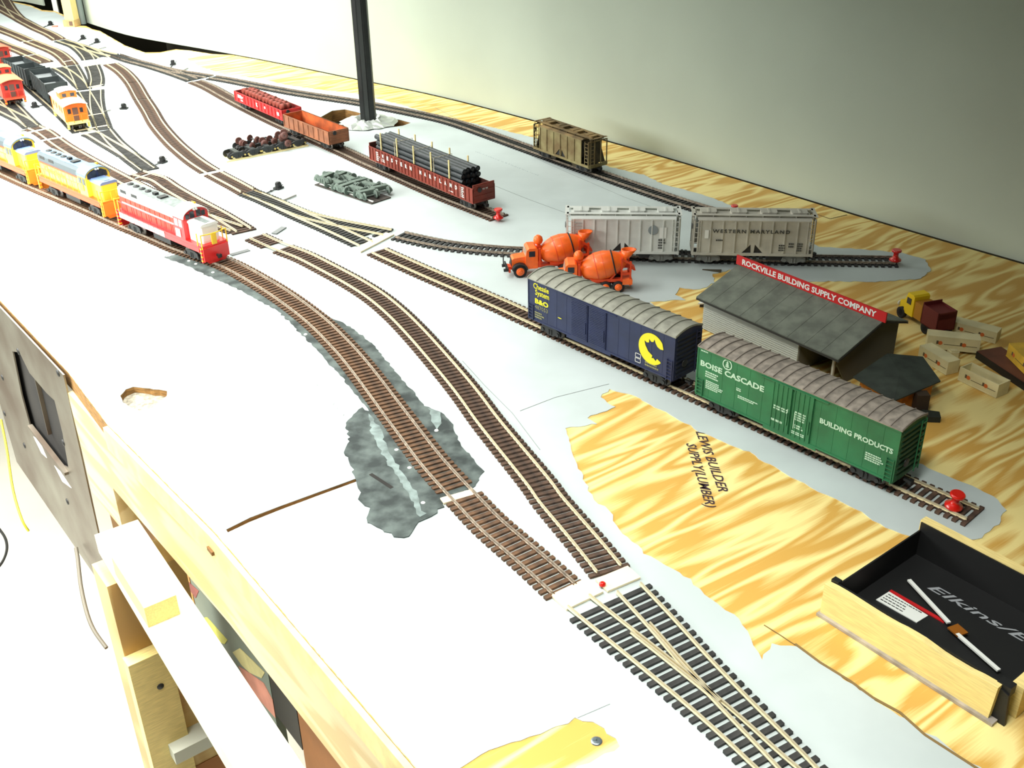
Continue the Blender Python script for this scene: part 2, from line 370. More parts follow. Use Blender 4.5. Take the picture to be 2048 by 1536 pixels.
mb = MB(); mb.lathe([(3.3, 0), (3.2, 0.5), (2.4, 0.8), (0.3, 0.9)], (p.x, p.y, 0.1), n=14); mb.bar((p.x - 2, p.y, 1.0), (p.x + 2, p.y, 1.0), 0.6, 0.15); mb.bar((p.x, p.y - 2, 1.0), (p.x, p.y + 2, 1.0), 0.6, 0.15)
mb.build('screw_head', mat('zinc', (150, 165, 170), 0.3, 0.8), table)
# handwriting on the bare wood
INK = mat('marker_ink', (60, 42, 48), 0.7)
def lie(s, p0, p1, h, m, parent=None, name='handwriting', z=0.3, **k):
    a = at(*p0, z); b = at(*p1, z); d = b - a
    return text(s, m, parent, (a.x, a.y, z), h, (0, 0, math.atan2(d.y, d.x)), d.length, name, **k)
lie('LEWIS BUILDER', (1391, 862), (1437, 982), 10.5, INK, table, bold=0.12, shear=0.3)
lie('SUPPLY(LUMBER)', (1372, 886), (1412, 1014), 10.5, INK, table, bold=0.12, shear=0.3)
mb = MB()
a = at(952, 303, .6); b = at(1080, 352, .6)
for i in range(34):
    q = a.lerp(b, i / 34 + R.uniform(-.01, .01)); t_ = R.uniform(-1.2, 1.2)
    mb.bar((q.x, q.y - 1.6, 0.62), (q.x + t_, q.y + R.uniform(0, 2.2), 0.62), 0.35, 0.1)
mb.build('pencil_scrawl', mat('faint_ink', (112, 126, 140), 0.8), table)
#TRACKS
RT = 4.6          # rail top
BASE = 0.5        # paint thickness under the ties

def tie_mesh(L, wd, m, name='tie'):
    mb = MB(); mb.box(-wd / 2, wd / 2, -L / 2, L / 2, 0, 1.9, 0.25)
    for s in (-1, 1):
        for k in (-1, 1): mb.box(-0.9, 0.9, s * 8.75 + k * 1.1 - 0.35, s * 8.75 + k * 1.1 + 0.35, 1.9, 2.35)
    me = mb.mesh(name); me.materials.append(m); return me
TMESH = {}
def add_rail(path, off, m, parent, name='rail', label=None, i0=0, i1=None):
    """rail along a sampled path, sideways offset off"""
    i1 = len(path) if i1 is None else i1; prof = [(-1.0, 2.4), (1.0, 2.4), (1.0, 2.75), (0.3, 2.9), (0.3, 3.8), (0.55, 3.95), (0.55, RT), (-0.55, RT), (-0.55, 3.95), (-0.3, 3.8), (-0.3, 2.9), (-1.0, 2.75)]
    v = []; n = len(prof); cnt = 0
    for p, t in path[i0:i1]:
        l = left(t); c = p + l * off
        for a, z in prof: q = c + l * a; v.append((q.x, q.y, z))
        cnt += 1
    if cnt < 2: return
    f = [(k * n + i, k * n + (i + 1) % n, (k + 1) * n + (i + 1) % n, (k + 1) * n + i) for k in range(cnt - 1) for i in range(n)]
    f += [tuple(reversed(range(n))), tuple(range((cnt - 1) * n, cnt * n))]
    return MB().add(v, f).build(name, m, parent, label)

TR = {}
def track(key, px, label, m, rm=RAIL, pitch=6.2, gaps=(), single=True, wd=3.5, name='model_track', zpx=2.0):
    pts = [at(x, y, zpx) for x, y in px]; pts = [Vector((p.x, p.y, 0)) for p in pts]
    path = resample(pts, pitch); TR[key] = path
    t = thing(name, label, 'track')
    G = [(at(gx, gy, 2.0), gw) for gx, gy, gw in gaps]
    if (m.name, wd) not in TMESH: TMESH[(m.name, wd)] = tie_mesh(29.5, wd, m)
    me = TMESH[(m.name, wd)]; mb = MB()
    for i, (p, d) in enumerate(path):
        if any((Vector((g.x, g.y, 0)) - p).length < gw for g, gw in G): continue
        a = math.atan2(d.y, d.x) + R.uniform(-0.012, 0.012)
        if single:
            o = bpy.data.objects.new('tie', me); COL.objects.link(o); o.parent = t
            o.location = (p.x / 1000, p.y / 1000, BASE / 1000); o.rotation_euler = (0, 0, a)
        else:
            c, s = cos(a), sin(a); x, y = p.x, p.y
            v = [(x + c * u - s * w_, y + s * u + c * w_) for u, w_ in ((-wd / 2, -14.8), (wd / 2, -14.8), (wd / 2, 14.8), (-wd / 2, 14.8))]
            mb.prism(v, BASE, 2.4)
    if not single: mb.build('ties', m, t, kind='stuff')
    mb = MB()     # plastic webs under the rails
    for off in (-8.8, 8.8):
        for k in range(0, len(path) - 1):
            (p, d), (q, e) = path[k], path[k + 1]
            if any((Vector((g.x, g.y, 0)) - p).length < gw + pitch for g, gw in G): continue
            a = p + left(d) * off; b = q + left(e) * off; mb.bar((a.x, a.y, 1.1), (b.x, b.y, 1.1), 1.2, 1.2)
    mb.build('tie_web', m, t)
    for off in (8.8, -8.8): add_rail(path, off, rm, t)
    return t

def turnout(key, pxa, pxb, label, m, rm=RAIL, pitch=6.8, single=True, n=None, wd=3.5, guards=None, lever=None, stub=True):
    """two routes that share one end; ties run from the outer side of one to the outer side of the other"""
    pa = [Vector(at(x, y, 2)[:2] + (0,)) for x, y in pxa]; pb_ = [Vector(at(x, y, 2)[:2] + (0,)) for x, y in pxb]
    A = resample(pa, pitch / 2); B = resample(pb_, pitch / 2); TR[key + 'a'] = A; TR[key + 'b'] = B
    t = thing('turnout', label, 'track')
    mb = MB(); ja = min(len(A), len(B)); cnt = 0
    for i in range(0, ja, 2):
        (p, d), (q, e) = A[i], B[i]
        s = 1 if (q - p).dot(left(d)) >= 0 else -1
        if (q - p).length < 1: s = 1
        a = p - left(d) * s * 14.8; b = q + left(e) * s * 14.8
        L = (b - a).length; c = (a + b) / 2; ang = math.atan2((b - a).y, (b - a).x) - pi / 2
        if (q - p).length > 34:
            sp = [(p, math.atan2(d.y, d.x), 29.5), (q, math.atan2(e.y, e.x), 29.5)]
        else: sp = [(c, ang, L)]
        for c_, an, L_ in sp:
            if single:
                m2 = MB(); m2.box(-wd / 2, wd / 2, -L_ / 2, L_ / 2, 0, 1.9, 0.25)
                o = m2.build('tie', m, t); o.location = (c_.x / 1000, c_.y / 1000, BASE / 1000); o.rotation_euler = (0, 0, an)
            else:
                cc, ss = cos(an), sin(an)
                mb.prism([(c_.x + cc * u - ss * v, c_.y + ss * u + cc * v) for u, v in ((-wd / 2, -L_ / 2), (wd / 2, -L_ / 2), (wd / 2, L_ / 2), (-wd / 2, L_ / 2))], BASE, 2.4)
    if not single: mb.build('ties', m, t, kind='stuff')
    for P in (A, B):
        for off in (8.8, -8.8): add_rail(P, off, rm, t)
    if guards:
        for P, off, i0, i1 in guards:
            add_rail(A if P == 'a' else B, off, rm, t, 'guard_rail', None, i0, i1)
    if lever:
        a = at(*lever[0], 2); b = at(*lever[1], 2)
        MB().bar((a.x, a.y, 2), (b.x, b.y, 2), 2.2, 1.2).build('throw_bar', mat('throw_bar', (120, 118, 110), 0.6), t)
    return t

# weathered main line under the locomotives
T1 = [(-180, 258), (-90, 300), (0, 340), (60, 367), (120, 392), (180, 417), (240, 444), (300, 469), (360, 495), (410, 512), (460, 531), (516.7, 562), (571.4, 596.2), (634.9, 645), (689.6, 699.7), (731.6, 750.5), (777.5, 811.8), (820.5, 868.8), (863.8, 925), (907.5, 973.8), (933.8, 1001.3), (982.5, 1051.8), (1066.5, 1124), (1133.9, 1185)]
track('T1', T1, 'weathered curved track with rusty ties running under the red diesel locomotive', TIE_R, RAIL_R, 6.1, [(917, 990, 6.2)])
# middle curve
T3 = [(513, 474), (542, 487.5), (571, 499), (600, 510), (623.8, 521), (681, 551), (714.6, 569.8), (755.7, 596.5), (796.7, 631.3), (835.7, 671.3), (875.8, 716.6), (915.2, 763), (945, 801), (981, 850), (1073.8, 963), (1098.8, 998), (1137.8, 1044), (1177.9, 1090.9), (1222, 1145)]
track('T3', T3, 'clean curved track with dark brown ties and bright rails crossing mid layout', TIE, RAIL, 6.1, [(556, 493, 9)])
# turnout in front
A_ = [(1700, 1655), (1640, 1610), (1545, 1532), (1466.3, 1459.3), (1371, 1377.3), (1232, 1265.3), (1150, 1199)]
B_ = [(1700, 1655), (1650, 1600), (1566, 1508), (1465.3, 1405), (1388, 1322.6), (1324.6, 1250.6), (1256.5, 1177)]
turnout('TF', A_, B_, 'large turnout with black ties and bright rails in front of everything', TIE_B, RAIL, 6.9, guards=[('a', -6.6, 28, 50), ('b', 6.6, 28, 50)])
# long siding with the box cars
S1 = [(757, 503), (775, 511.5), (850, 545), (948, 587), (1007.6, 613), (1067, 640), (1200, 699), (1400, 788), (1600, 877), (1800, 966), (1948, 1032)]
track('S1', S1, 'straight siding with brown ties that the blue and green boxcars stand on', TIE, RAIL, 6.3)
S2 = [(800, 471), (825, 477), (868, 486), (912, 493), (987, 500.5), (1050, 504), (1150, 507), (1275, 510), (1400, 514), (1520, 517.5), (1650, 520), (1790, 522.5)]
track('S2', S2, 'siding with dark ties that the two pale grey hoppers stand on', TIE_B, RAIL_R, 7.0)
turnout('TM', [(498, 385), (520, 393.5), (537.5, 401), (599, 429.5), (655.6, 454), (712, 480), (733, 490)], [(498, 385), (520, 393.5), (537.5, 401), (599, 427), (640, 439), (690, 450), (735, 458.5), (778, 467)], 'turnout with black ties between the truck pile and the box car siding', TIE_B, RAIL, 6.3, lever=[(563, 402), (592, 390)])
T2 = [(222, 128), (245, 143), (266, 166), (283, 195.6), (300, 222), (316, 250), (345.6, 284.5), (373, 309), (396.9, 327.5), (427.5, 346.5), (468, 368), (495, 383)]
track('T2', T2, 'long S-curved track of plain brown ties left of the truck piles', TIE, RAIL, 6.1, [(284, 198, 4), (265, 165, 4), (423, 344, 5)])
T4 = [(392, 163), (420, 175), (456, 195), (500, 218), (560, 247), (620, 273), (690, 304), (735, 325), (800, 353), (870, 384), (940, 412), (1003, 437)]
track('T4', T4, 'siding with dark ties under the three gondola cars', TIE, RAIL_R, 6.2)
T5 = [(425, 155), (462, 161), (560, 180), (625, 191), (712, 204), (775, 216), (850, 231), (912, 246), (1000, 277), (1125, 322), (1250, 366), (1375, 409), (1458, 432)]
track('T5', T5, 'rear siding with black ties under the weathered tan hopper', TIE_B, RAIL_R, 6.2, single=False)
turnout('TR', [(232, 111), (262, 121), (300, 131), (345, 145), (387, 160)], [(232, 111), (262, 121), (300, 131), (345, 142), (387, 149), (420, 154)], 'rear turnout with black ties nearest the long dark wall gap', TIE_B, RAIL_R, 6.4, single=False, lever=[(355, 146), (376, 136)])
turnout('TD', [(122, 81), (140, 87), (152, 92), (164, 101), (175, 113), (183, 128)], [(122, 81), (140, 87), (158, 92), (185, 101), (215, 109), (228, 111)], 'crossing turnout beside the pair of black switch stands', TIE_B, RAIL, 6.4, single=False, lever=[(190, 100), (212, 94)])
turnout('TC', [(140, 87), (158, 92), (176, 99), (198, 110), (218, 124)], [(140, 87), (160, 93), (180, 99), (205, 106), (224, 110)], 'small turnout leading to the S-curved track', TIE_B, RAIL, 6.4, single=False)
D = [(-60, -22), (-10, 10), (18, 26), (56, 47), (75, 57), (100, 68), (118, 79)]
track('TB', D, 'rearmost yard track leaving past the wooden stud', TIE, RAIL, 6.2, single=False)
track('TU', [(-30, -45), (0, -14), (15, 8), (24, 22), (38, 37), (56, 47)], 'yard track running away beyond the rear turnout', TIE, RAIL, 6.2, single=False)
track('TDD', [(184, 131), (190, 145), (193, 160), (191, 172)], 'short curved yard track with dark ties beside the black hoppers', TIE_B, RAIL, 6.2, single=False)
track('TCC', [(-60, 32), (0, 58), (31, 70), (56, 81), (81, 91), (112, 104), (130, 117), (142, 130)], 'yard track curving in behind the black hoppers', TIE, RAIL, 6.2, single=False, gaps=[(57, 81, 6)])
track('TE', [(-60, 58), (0, 86), (35, 99), (60, 110), (85, 121), (93, 125)], 'yard track close behind the open black hoppers', TIE, RAIL, 6.2, single=False, gaps=[(60, 110, 6)])
turnout('TX', [(166, 178), (160, 165), (153, 150), (142, 131)], [(166, 178), (158, 165), (140, 149), (120, 137), (97, 127)], 'yard turnout with greyish ties behind the yellow caboose', TIE_B, RAIL, 6.2, single=False)
turnout('TY', [(206, 258), (200, 240), (194, 222), (191, 200), (191, 176)], [(206, 258), (200, 240), (192, 224), (182, 205), (168, 182)], 'yard turnout with black ties right of the yellow caboose', TIE_B, RAIL, 6.2, single=False, lever=[(205, 224), (221, 220)])
TA = [(163, 262), (150, 250), (137, 236), (118, 219), (100, 203), (70, 178), (40, 153), (0, 126), (-60, 92), (-120, 62)]
track('TA', TA, 'yard track under the yellow caboose and black hoppers', TIE_B, RAIL, 6.2, single=False)
turnout('TL', [(296, 339), (270, 320), (250, 306), (212, 284), (185, 268), (165, 264)], [(296, 339), (270, 320), (250, 304), (230, 287), (217, 272), (208, 261)], 'yard ladder turnout with dark ties in front of the yellow caboose', TIE_B, RAIL, 6.2, single=False)
track('TLL', [(276, 347), (295, 353), (318, 360), (344, 378), (387, 403), (437, 430), (481, 457), (488, 462)], 'track passing just behind the red locomotive', TIE, RAIL, 6.2, single=False, gaps=[(286, 350, 5)])
track('TG', [(68, 256), (84, 263), (95, 270), (125, 292), (165, 316), (205, 338), (250, 362), (300, 388), (360, 416), (420, 440), (478, 460)], 'yard track hidden for most of its length behind the locomotives', TIE, RAIL, 6.2, single=False, gaps=[(77, 259, 7), (105, 277, 7)])
turnout('TGG', [(64, 253), (50, 240), (32, 221), (12, 202), (-12, 181)], [(64, 253), (48, 241), (24, 229), (0, 217), (-30, 203)], 'yard turnout in front of the red caboose', TIE_B, RAIL, 6.2, single=False, lever=[(42, 262), (62, 256)])
MB().bar(*(tuple(at(x, y, 1)[:2]) + (1.0,) for x, y in ((548, 468), (568, 455))), 7, 1).build('loose_strip', mat('grey_strip', (120, 124, 122), 0.7), None)
tag(bpy.data.objects['loose_strip'], 'short grey strip lying between the two bright curved tracks', 'strip')
bpy.data.objects['loose_strip'].location.z = ZT + 0.0005
MB().bar(*(tuple(at(x, y, 1)[:2]) + (1.0,) for x, y in ((462, 510), (498, 500))), 6, 1).build('loose_rail_strip', _M['grey_strip'], None)
tag(bpy.data.objects['loose_rail_strip'], 'grey strip sticking out from under the red locomotive nose', 'strip')
# wooden shims filling the gaps between track sections
CREAM = mat('cream_shim', (236, 222, 186), 0.6)
def shim(p0, p1, wd, lab, par=None):
    a = at(*p0, 1.5); b = at(*p1, 1.5); o = MB().bar((a.x, a.y, 0), (b.x, b.y, 0), wd, 1.6).build('wood_shim', CREAM, None, loc=(0, 0, 1.7)); tag(o, lab, 'shim')
shim((884, 1003), (951, 984), 7, 'cream wooden shim across the weathered track beside the plaster blob')
shim((1117, 1206), (1190, 1171), 17, 'wide cream shim where the weathered track meets the front turnout')
shim((1203, 1172), (1268, 1145), 14, 'cream shim where the clean curved track meets the front turnout')
shim((713, 503), (780, 468), 12, 'cream shim below the middle turnout')
for (a, b, w_, l) in [((175, 176), (206, 170), 4, 'small cream shim across the yard track behind the yellow caboose'), ((172, 233), (208, 227), 4, 'small cream shim right of the yellow caboose'), ((150, 263), (218, 251), 5, 'long cream shim in front of the yellow caboose'), ((168, 134), (205, 128), 4, 'small cream shim beside the start of the S-curve'), ((125, 125), (146, 121), 4, 'small cream shim behind the black hoppers')]:
    shim(a, b, w_, l)
p = at(1205, 1169, 3); MB().lathe([(2.2, 0), (2.2, 1.6), (1.2, 2.4)], (0, 0, 0), n=10).build('red_pin_cap', REDPIN, None, loc=(p.x, p.y, 2.5)); tag(bpy.data.objects['red_pin_cap'], 'small red dot of plastic between the rails at the front turnout', 'pin')

# push pins as bumpers
def pin(px, py, lab, s=1.0, tilt=0.0):
    p = at(px, py, 4)
    t = thing('push_pin', lab, 'push pin', (p.x, p.y, 0.5), 0.0, 'push pins used as buffer stops')
    t.rotation_euler = (tilt, tilt / 2, 0); t.scale = (s, s, s)
    MB().lathe([(0.5, 0), (3.9, 2.8), (4.6, 3.2), (4.7, 4.2), (2.6, 5.6), (1.9, 7.2), (2.1, 9.6), (3.8, 10.6), (4.0, 11.6), (3.4, 12.2)], n=18).build('grip', REDPIN, t)
    MB().cyl((0, 0, -1), (0, 0, 3), 0.5, n=6).build('needle', RAIL, t)
pin(1905, 1014, 'red push pin at the end of the box car siding', 1.35, 0.12)
pin(997, 437, 'red push pin at the end of the siding in front of the pipe-loaded gondola', 1.3)
pin(1468, 426, 'red push pin at the end of the rear siding, behind the grey hoppers', 1.1)
pin(1790, 522, 'red push pin at the end of the siding right of the grey hoppers', 1.35)

# black switch stands
def stand(px, py, tx, ty, lab):
    p = at(px, py, 2); q = at(tx, ty, 2)
    t = thing('switch_stand', lab, 'switch stand', (p.x, p.y, 0.5), math.atan2(q.y - p.y, q.x - p.x))
    L = (q - p).length
    mb = MB(); mb.box(-6, 6, -5, 5, 0, 2.2, 1); mb.box(-4, 3.5, -3.5, 3.5, 2.2, 7.5, 1.4); mb.lathe([(3.2, 0), (3.4, 1.2), (1.5, 1.8)], (0, 0, 7.5), n=12); mb.build('housing', BLACK, t)
    mb = MB(); mb.bar((4, 0, 1.2), (L, 0, 1.2), 1.6, 0.9); mb.lathe([(1.4, 0), (1.4, 1.4)], (L * 0.6, 0, .8), n=8); mb.build('throw_arm', BLACK, t)
    MB().tube([(0, 4, 3), (0, 6.5, 6), (0, 8, 6.5)], 0.6).build('lever', BLACK, t)
stand(101, 49, 84, 55, 'black switch stand near the rearmost turnout, reddish scrap beside it')
stand(166, 77, 155, 82, 'black switch stand, left one of the close pair by the wall gap')
stand(194, 84, 178, 90, 'black switch stand, right one of the close pair by the wall gap')
stand(346, 128, 338, 139, 'black switch stand at the rear turnout below the wall gap')
stand(248, 216, 238, 216, 'small black switch stand alone left of the S-curved track')
stand(70, 213, 97, 208, 'black switch stand left of the yellow caboose')
stand(325, 323, 294, 336, 'black switch stand behind the red locomotive roof')
stand(557, 375, 532, 386, 'black switch stand between the truck piles and middle turnout')
p = at(110, 54); MB().box(-6, 6, -4, 4, 0, 2, 1).build('red_scrap', mat('pale_red', (214, 120, 96), 0.7), None, loc=(p.x, p.y, 0.5)); tag(bpy.data.objects['red_scrap'], 'pale red scrap beside the rearmost switch stand', 'scrap')
#CARS
def place(pa, pb, z, W, lab_loc=None):
    """car frame from the photo's near upper or lower edge: centre, heading, length"""
    a = at(*pa, z); b = at(*pb, z); d = (b - a); L = d.length; d.normalize()
    c = (a + b) / 2 + Vector((-d.y, d.x, 0)) * W / 2
    return (c.x, c.y, 0), math.atan2(d.y, d.x), L
def on_track(path, px, z=4):
    q = at(*px, z); q = Vector((q.x, q.y, 0)); i = min(range(len(path)), key=lambda k: (path[k][0] - q).length)
    return i
WAX = 9.6
def truck(par, x, mf=GREYD, mw=WHEEL, name='truck', z0=0.0, lab=None, base=9.6, wheels=True):
    t = MB()
    for s in (-1, 1):
        y0, y1 = (s * 10.4, s * 12.0) if s > 0 else (s * 12.0, s * 10.4)
        t.prism([(-13, 7.6), (-11.5, 11.6), (-6, 13.2), (6, 13.2), (11.5, 11.6), (13, 7.6), (11, 6.6), (8.4, 7.4), (5, 6.2), (4, 5.0), (-4, 5.0), (-5, 6.2), (-8.4, 7.4), (-11, 6.6)], y0, y1, 'y')
        for k in (-base, base): t.cyl((k, s * 11.8, 8.6), (k, s * 13.0, 8.6), 2.0, n=8)
        for k in (-1.6, 1.6): t.cyl((k, s * 12.2, 6.2), (k, s * 12.2, 11), 0.8, n=6)
    t.box(-3.4, 3.4, -10.5, 10.5, 8.5, 13.6)
    o = t.build(name, mf, par, lab); o.location = (x / 1000, 0, z0 / 1000)
    if wheels:
        for k in (-base, base):
            w_ = MB(); w_.cyl((k, -9.6, 8.9), (k, 9.6, 8.9), 0.9, n=6)
            for s in (-1, 1): w_.lathe([(4.5, 0), (5.2, 0.25), (5.2, 0.7), (4.55, 0.9), (4.3, 2.3), (2, 2.0)], (k, s * 7.2, 8.9), (0, s, 0), 14)
            w_.build('wheelset', mw, o)
    return o
def coupler(par, x, z=11.5, m=None):
    s = 1 if x > 0 else -1; mb = MB(); mb.box(min(x, x + s * 4), max(x, x + s * 4), -1, 1, z - 1, z + 1)
    mb.prism([(x + s * 4, -2), (x + s * 6.6, -2.4), (x + s * 7.4, -0.6), (x + s * 6, 0.2), (x + s * 6.6, 2.2), (x + s * 4, 2)], z - 1.6, z + 1.6)
    mb.build('coupler', m or BLACK, par)
def ladder(par, x0, x1, y, z0, z1, m, n=6, name='ladder', st=0.35, axis='x'):
    mb = MB()
    if axis == 'x':
        for x in (x0, x1): mb.box(x - st, x + st, y - st, y + st, z0, z1)
        for i in range(n): z = z0 + (z1 - z0) * (i + 0.5) / n; mb.box(x0, x1, y - st, y + st, z - 0.28, z + 0.28)
    else:
        for x in (x0, x1): mb.box(y - st, y + st, x - st, x + st, z0, z1)
        for i in range(n): z = z0 + (z1 - z0) * (i + 0.5) / n; mb.box(y - st, y + st, x0, x1, z - 0.28, z + 0.28)
    mb.build(name, m, par)
def dashes(par, x0, x1, z0, z1, y, m, rows, seed=1, h=None):
    r = random.Random(seed); mb = MB(); dz = (z1 - z0) / rows
    for i in range(rows):
        z = z1 - dz * i; x = x0; e = x0 + (x1 - x0) * r.uniform(0.65, 1)
        while x < e:
            wv = r.uniform(0.7, 2.2); mb.box(x, min(x + wv, e), y - 0.12, y, z - dz * 0.6, z); x += wv + 0.35
    mb.build('small_lettering', m, par, kind='stuff')

# ------------------------------------------------------------------ boxcars
def arch(W, rise, n=8, t=0.9):
    top = [(-W / 2 + W * i / n, rise * (1 - (2 * i / n - 1) ** 2)) for i in range(n + 1)]
    return top
def boxcar(name, label, pos, hd, L, W, zb, ze, rise, mb_, mroof, mrib, nrib, doors, doorstyle, endm=None):
    t = thing(name, label, 'train car', pos, hd, 'model freight cars on the layout')
    b = MB(); hx, hy = L / 2, W / 2
    prof = [(-hy, zb), (hy, zb), (hy, ze)] + [(y, ze + z) for y, z in reversed(arch(W, rise)[1:-1])] + [(-hy, ze)]
    b.prism(prof, -hx, hx, 'x')
    for s in (-1, 1):
        y0, y1 = (hy, hy + 0.5) if s > 0 else (-hy - 0.5, -hy)
        b.box(-hx, hx, y0, y1, ze - 1.6, ze - 0.2); b.box(-hx, hx, y0, y1, zb, zb + 1.6)
        for x in (-hx + 0.4, hx - 0.4): b.box(x - 0.4, x + 0.4, y0, y1, zb, ze)
        b.box(doors[0][0] - 6, doors[-1][1] + 6, y0, y1, zb - 2.2, zb + 0.2)
    for i in range(1, 14):
        x = -hx + L * i / 14
        if not any(d0 - 2 < x < d1 + 2 for d0, d1 in doors): b.box(x - 0.18, x + 0.18, -hy - 0.14, -hy, zb + 1.6, ze - 1.6)
    b.build('body', mb_, t)
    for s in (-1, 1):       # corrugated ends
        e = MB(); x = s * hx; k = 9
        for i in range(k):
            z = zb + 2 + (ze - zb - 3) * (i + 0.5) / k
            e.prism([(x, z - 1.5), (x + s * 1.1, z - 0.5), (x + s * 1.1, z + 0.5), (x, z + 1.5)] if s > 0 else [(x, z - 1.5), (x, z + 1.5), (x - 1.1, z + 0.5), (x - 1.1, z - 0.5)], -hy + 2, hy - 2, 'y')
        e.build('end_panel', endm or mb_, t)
    # roof sheets with raised seams
    n = 8; a = arch(W + 1.4, rise + 0.3, n); seg = L / nrib; rm = MB()
    prof = [(y, ze + z + 0.5) for y, z in a] + [(y, ze + z - 0.3) for y, z in reversed(a)]
    rm.prism(prof, -hx - 0.6, hx + 0.6, 'x'); ro = rm.build('roof', mroof, t)
    for i in range(nrib + 1):
        x = -hx + seg * i; r_ = MB(); pr = [(y, ze + z + 1.35) for y, z in a] + [(y, ze + z + 0.2) for y, z in reversed(a)]
        r_.prism(pr, x - 0.42, x + 0.42, 'x'); r_.build('roof_rib', mrib, ro)
    for d0, d1 in doors:
        for s in (-1, 1):
            y = s * hy; d = MB(); ya, yb = (y - 0.9, y) if s < 0 else (y, y + 0.9)
            d.box(d0, d1, ya, yb, zb + 1.8, ze - 1.8)
            if doorstyle == 'corr':
                k = 22
                for i in range(k):
                    z = zb + 3 + (ze - zb - 6.4) * i / (k - 1); d.box(d0 + 0.8, d1 - 0.8, ya - (0.45 if s < 0 else 0), yb + (0.45 if s > 0 else 0), z - 0.42, z + 0.42)
            else:
                for x in (d0 + 0.5, (d0 * 3 + d1) / 4, (d0 + d1) / 2, (d0 + 3 * d1) / 4, d1 - 0.5):
                    d.box(x - 0.3, x + 0.3, ya - (0.5 if s < 0 else 0), yb + (0.5 if s > 0 else 0), zb + 2, ze - 2)
            do = d.build('door', mb_, t)
            hd_ = MB(); hd_.box(d1 - 2.2, d1 - 1.6, (ya - 0.9) if s < 0 else yb, ya if s < 0 else (yb + 0.9), zb + 9, zb + 20); hd_.build('door_latch', mb_, do)
    mbx = MB()
    for s in (-1, 1): mbx.box(doors[0][0] - 12, doors[-1][1] + 12, s * (hy + 0.9) - 0.35, s * (hy + 0.9) + 0.35, ze - 2.4, ze - 1.6)
    mbx.build('door_rail', mb_, t)
    ladder(t, -hx + 1.6, -hx + 7.2, -hy - 0.9, zb + 0.5, zb + 16, mb_, 5); ladder(t, hx - 7.2, hx - 1.6, -hy - 0.9, zb - 1, zb + 19, mb_, 6)
    ladder(t, hy - 8, hy - 2, hx + 1.6, zb, ze - 1, mb_, 8, axis='y'); ladder(t, -hy + 2, -hy + 8, -hx - 1.6, zb, ze - 1, mb_, 8, axis='y')
    MB().lathe([(3.4, 0), (3.4, 0.5), (2.6, 0.6)], (hx + 2, -6, zb + 14), (1, 0, 0), 12).build('brake_wheel', BLACK, t)
    u = MB(); u.box(-hx + 2, hx - 2, -3, 3, zb - 4, zb); u.box(-22, 22, -9, 9, zb - 3.5, zb)
    u.cyl((-14, -8, zb - 4), (4, -8, zb - 4), 2.4); u.build('underframe', BLACK, t)
    for x in (-hx + 24, hx - 24): truck(t, x)
    coupler(t, hx); coupler(t, -hx)
    return t
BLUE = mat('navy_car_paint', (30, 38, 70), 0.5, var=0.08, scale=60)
BLUE_D = mat('navy_end_paint', (22, 28, 44), 0.6)  # end panels in a darker navy than the sides
GALV = mat('galvanised_roof', (150, 150, 136), 0.55, 0.15, var=0.1, scale=120)
GALV_D = mat('roof_seam', (138, 138, 124), 0.6)
pos, hd, Lb = place((1056.1, 554.7), (1352, 674.8), 58, 34)
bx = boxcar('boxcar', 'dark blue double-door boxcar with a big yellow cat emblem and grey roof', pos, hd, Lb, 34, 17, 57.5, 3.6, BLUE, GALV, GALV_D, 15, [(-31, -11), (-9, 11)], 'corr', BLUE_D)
y = -17.25; hx = Lb / 2
text('Chessie', YEL, bx, (-hx + 7, y, 50), 7.6, width=20, bold=0.1); text('System', YEL, bx, (-hx + 9.5, y, 44), 7.6, width=18, bold=0.1)
text('B&O', YEL, bx, (-hx + 9, y, 35.6), 6.6, width=17.5, bold=0.25)
text('487053', mat('dull_yellow', (130, 128, 88), 0.6), bx, (-hx + 9, y, 30), 5.5, width=17)
dashes(bx, -hx + 9, -hx + 22, 20, 27, y, _M['dull_yellow'], 3, 3); dashes(bx, -hx + 40, -hx + 46, 30, 31.5, y - 0.7, YEL, 1, 4); dashes(bx, hx - 31, hx - 16, 20, 25, y, _M['dull_yellow'], 2, 5)
for z0 in (20.5, 25):
    mb = MB()
    for (a0, a1, b0, b1) in ((0, 6, 0, .4), (0, 6, 3.6, 4), (0, .4, 0, 4), (5.6, 6, 0, 4)): mb.box(hx - 42 + a0, hx - 42 + a1, y - .1, y, z0 + b0, z0 + b1)
    mb.build('stencil_box', WHITE, bx)
# the big round emblem: a C with an animal profile cut into it
ox, oz, rr = hx - 24.5, 38.5, 14.2
outer = [(ox + rr * cos(radians(a)), oz + rr * sin(radians(a))) for a in range(38, 323, 7)]
inner = [(9.8, -8.6), (6.4, -7.0), (5.0, -9.6), (2.4, -7.6), (0.4, -8.4), (1.2, -5.8), (-3.4, -3.4), (-6.8, 1.2), (-8.2, 5.6), (-5.4, 4.4), (-3.0, 5.2), (-3.2, 8.6), (-0.6, 6.6), (1.6, 7.2), (2.8, 10.2), (4.0, 7.0), (6.2, 4.2), (9.4, 3.0), (12.6, 3.6)]
poly = outer + [(ox + a, oz + b) for a, b in inner]
MB().prism(poly, y - 0.2, y, 'y').build('round_emblem', YEL, bx, 'yellow C-shaped emblem with a resting animal profile cut out')

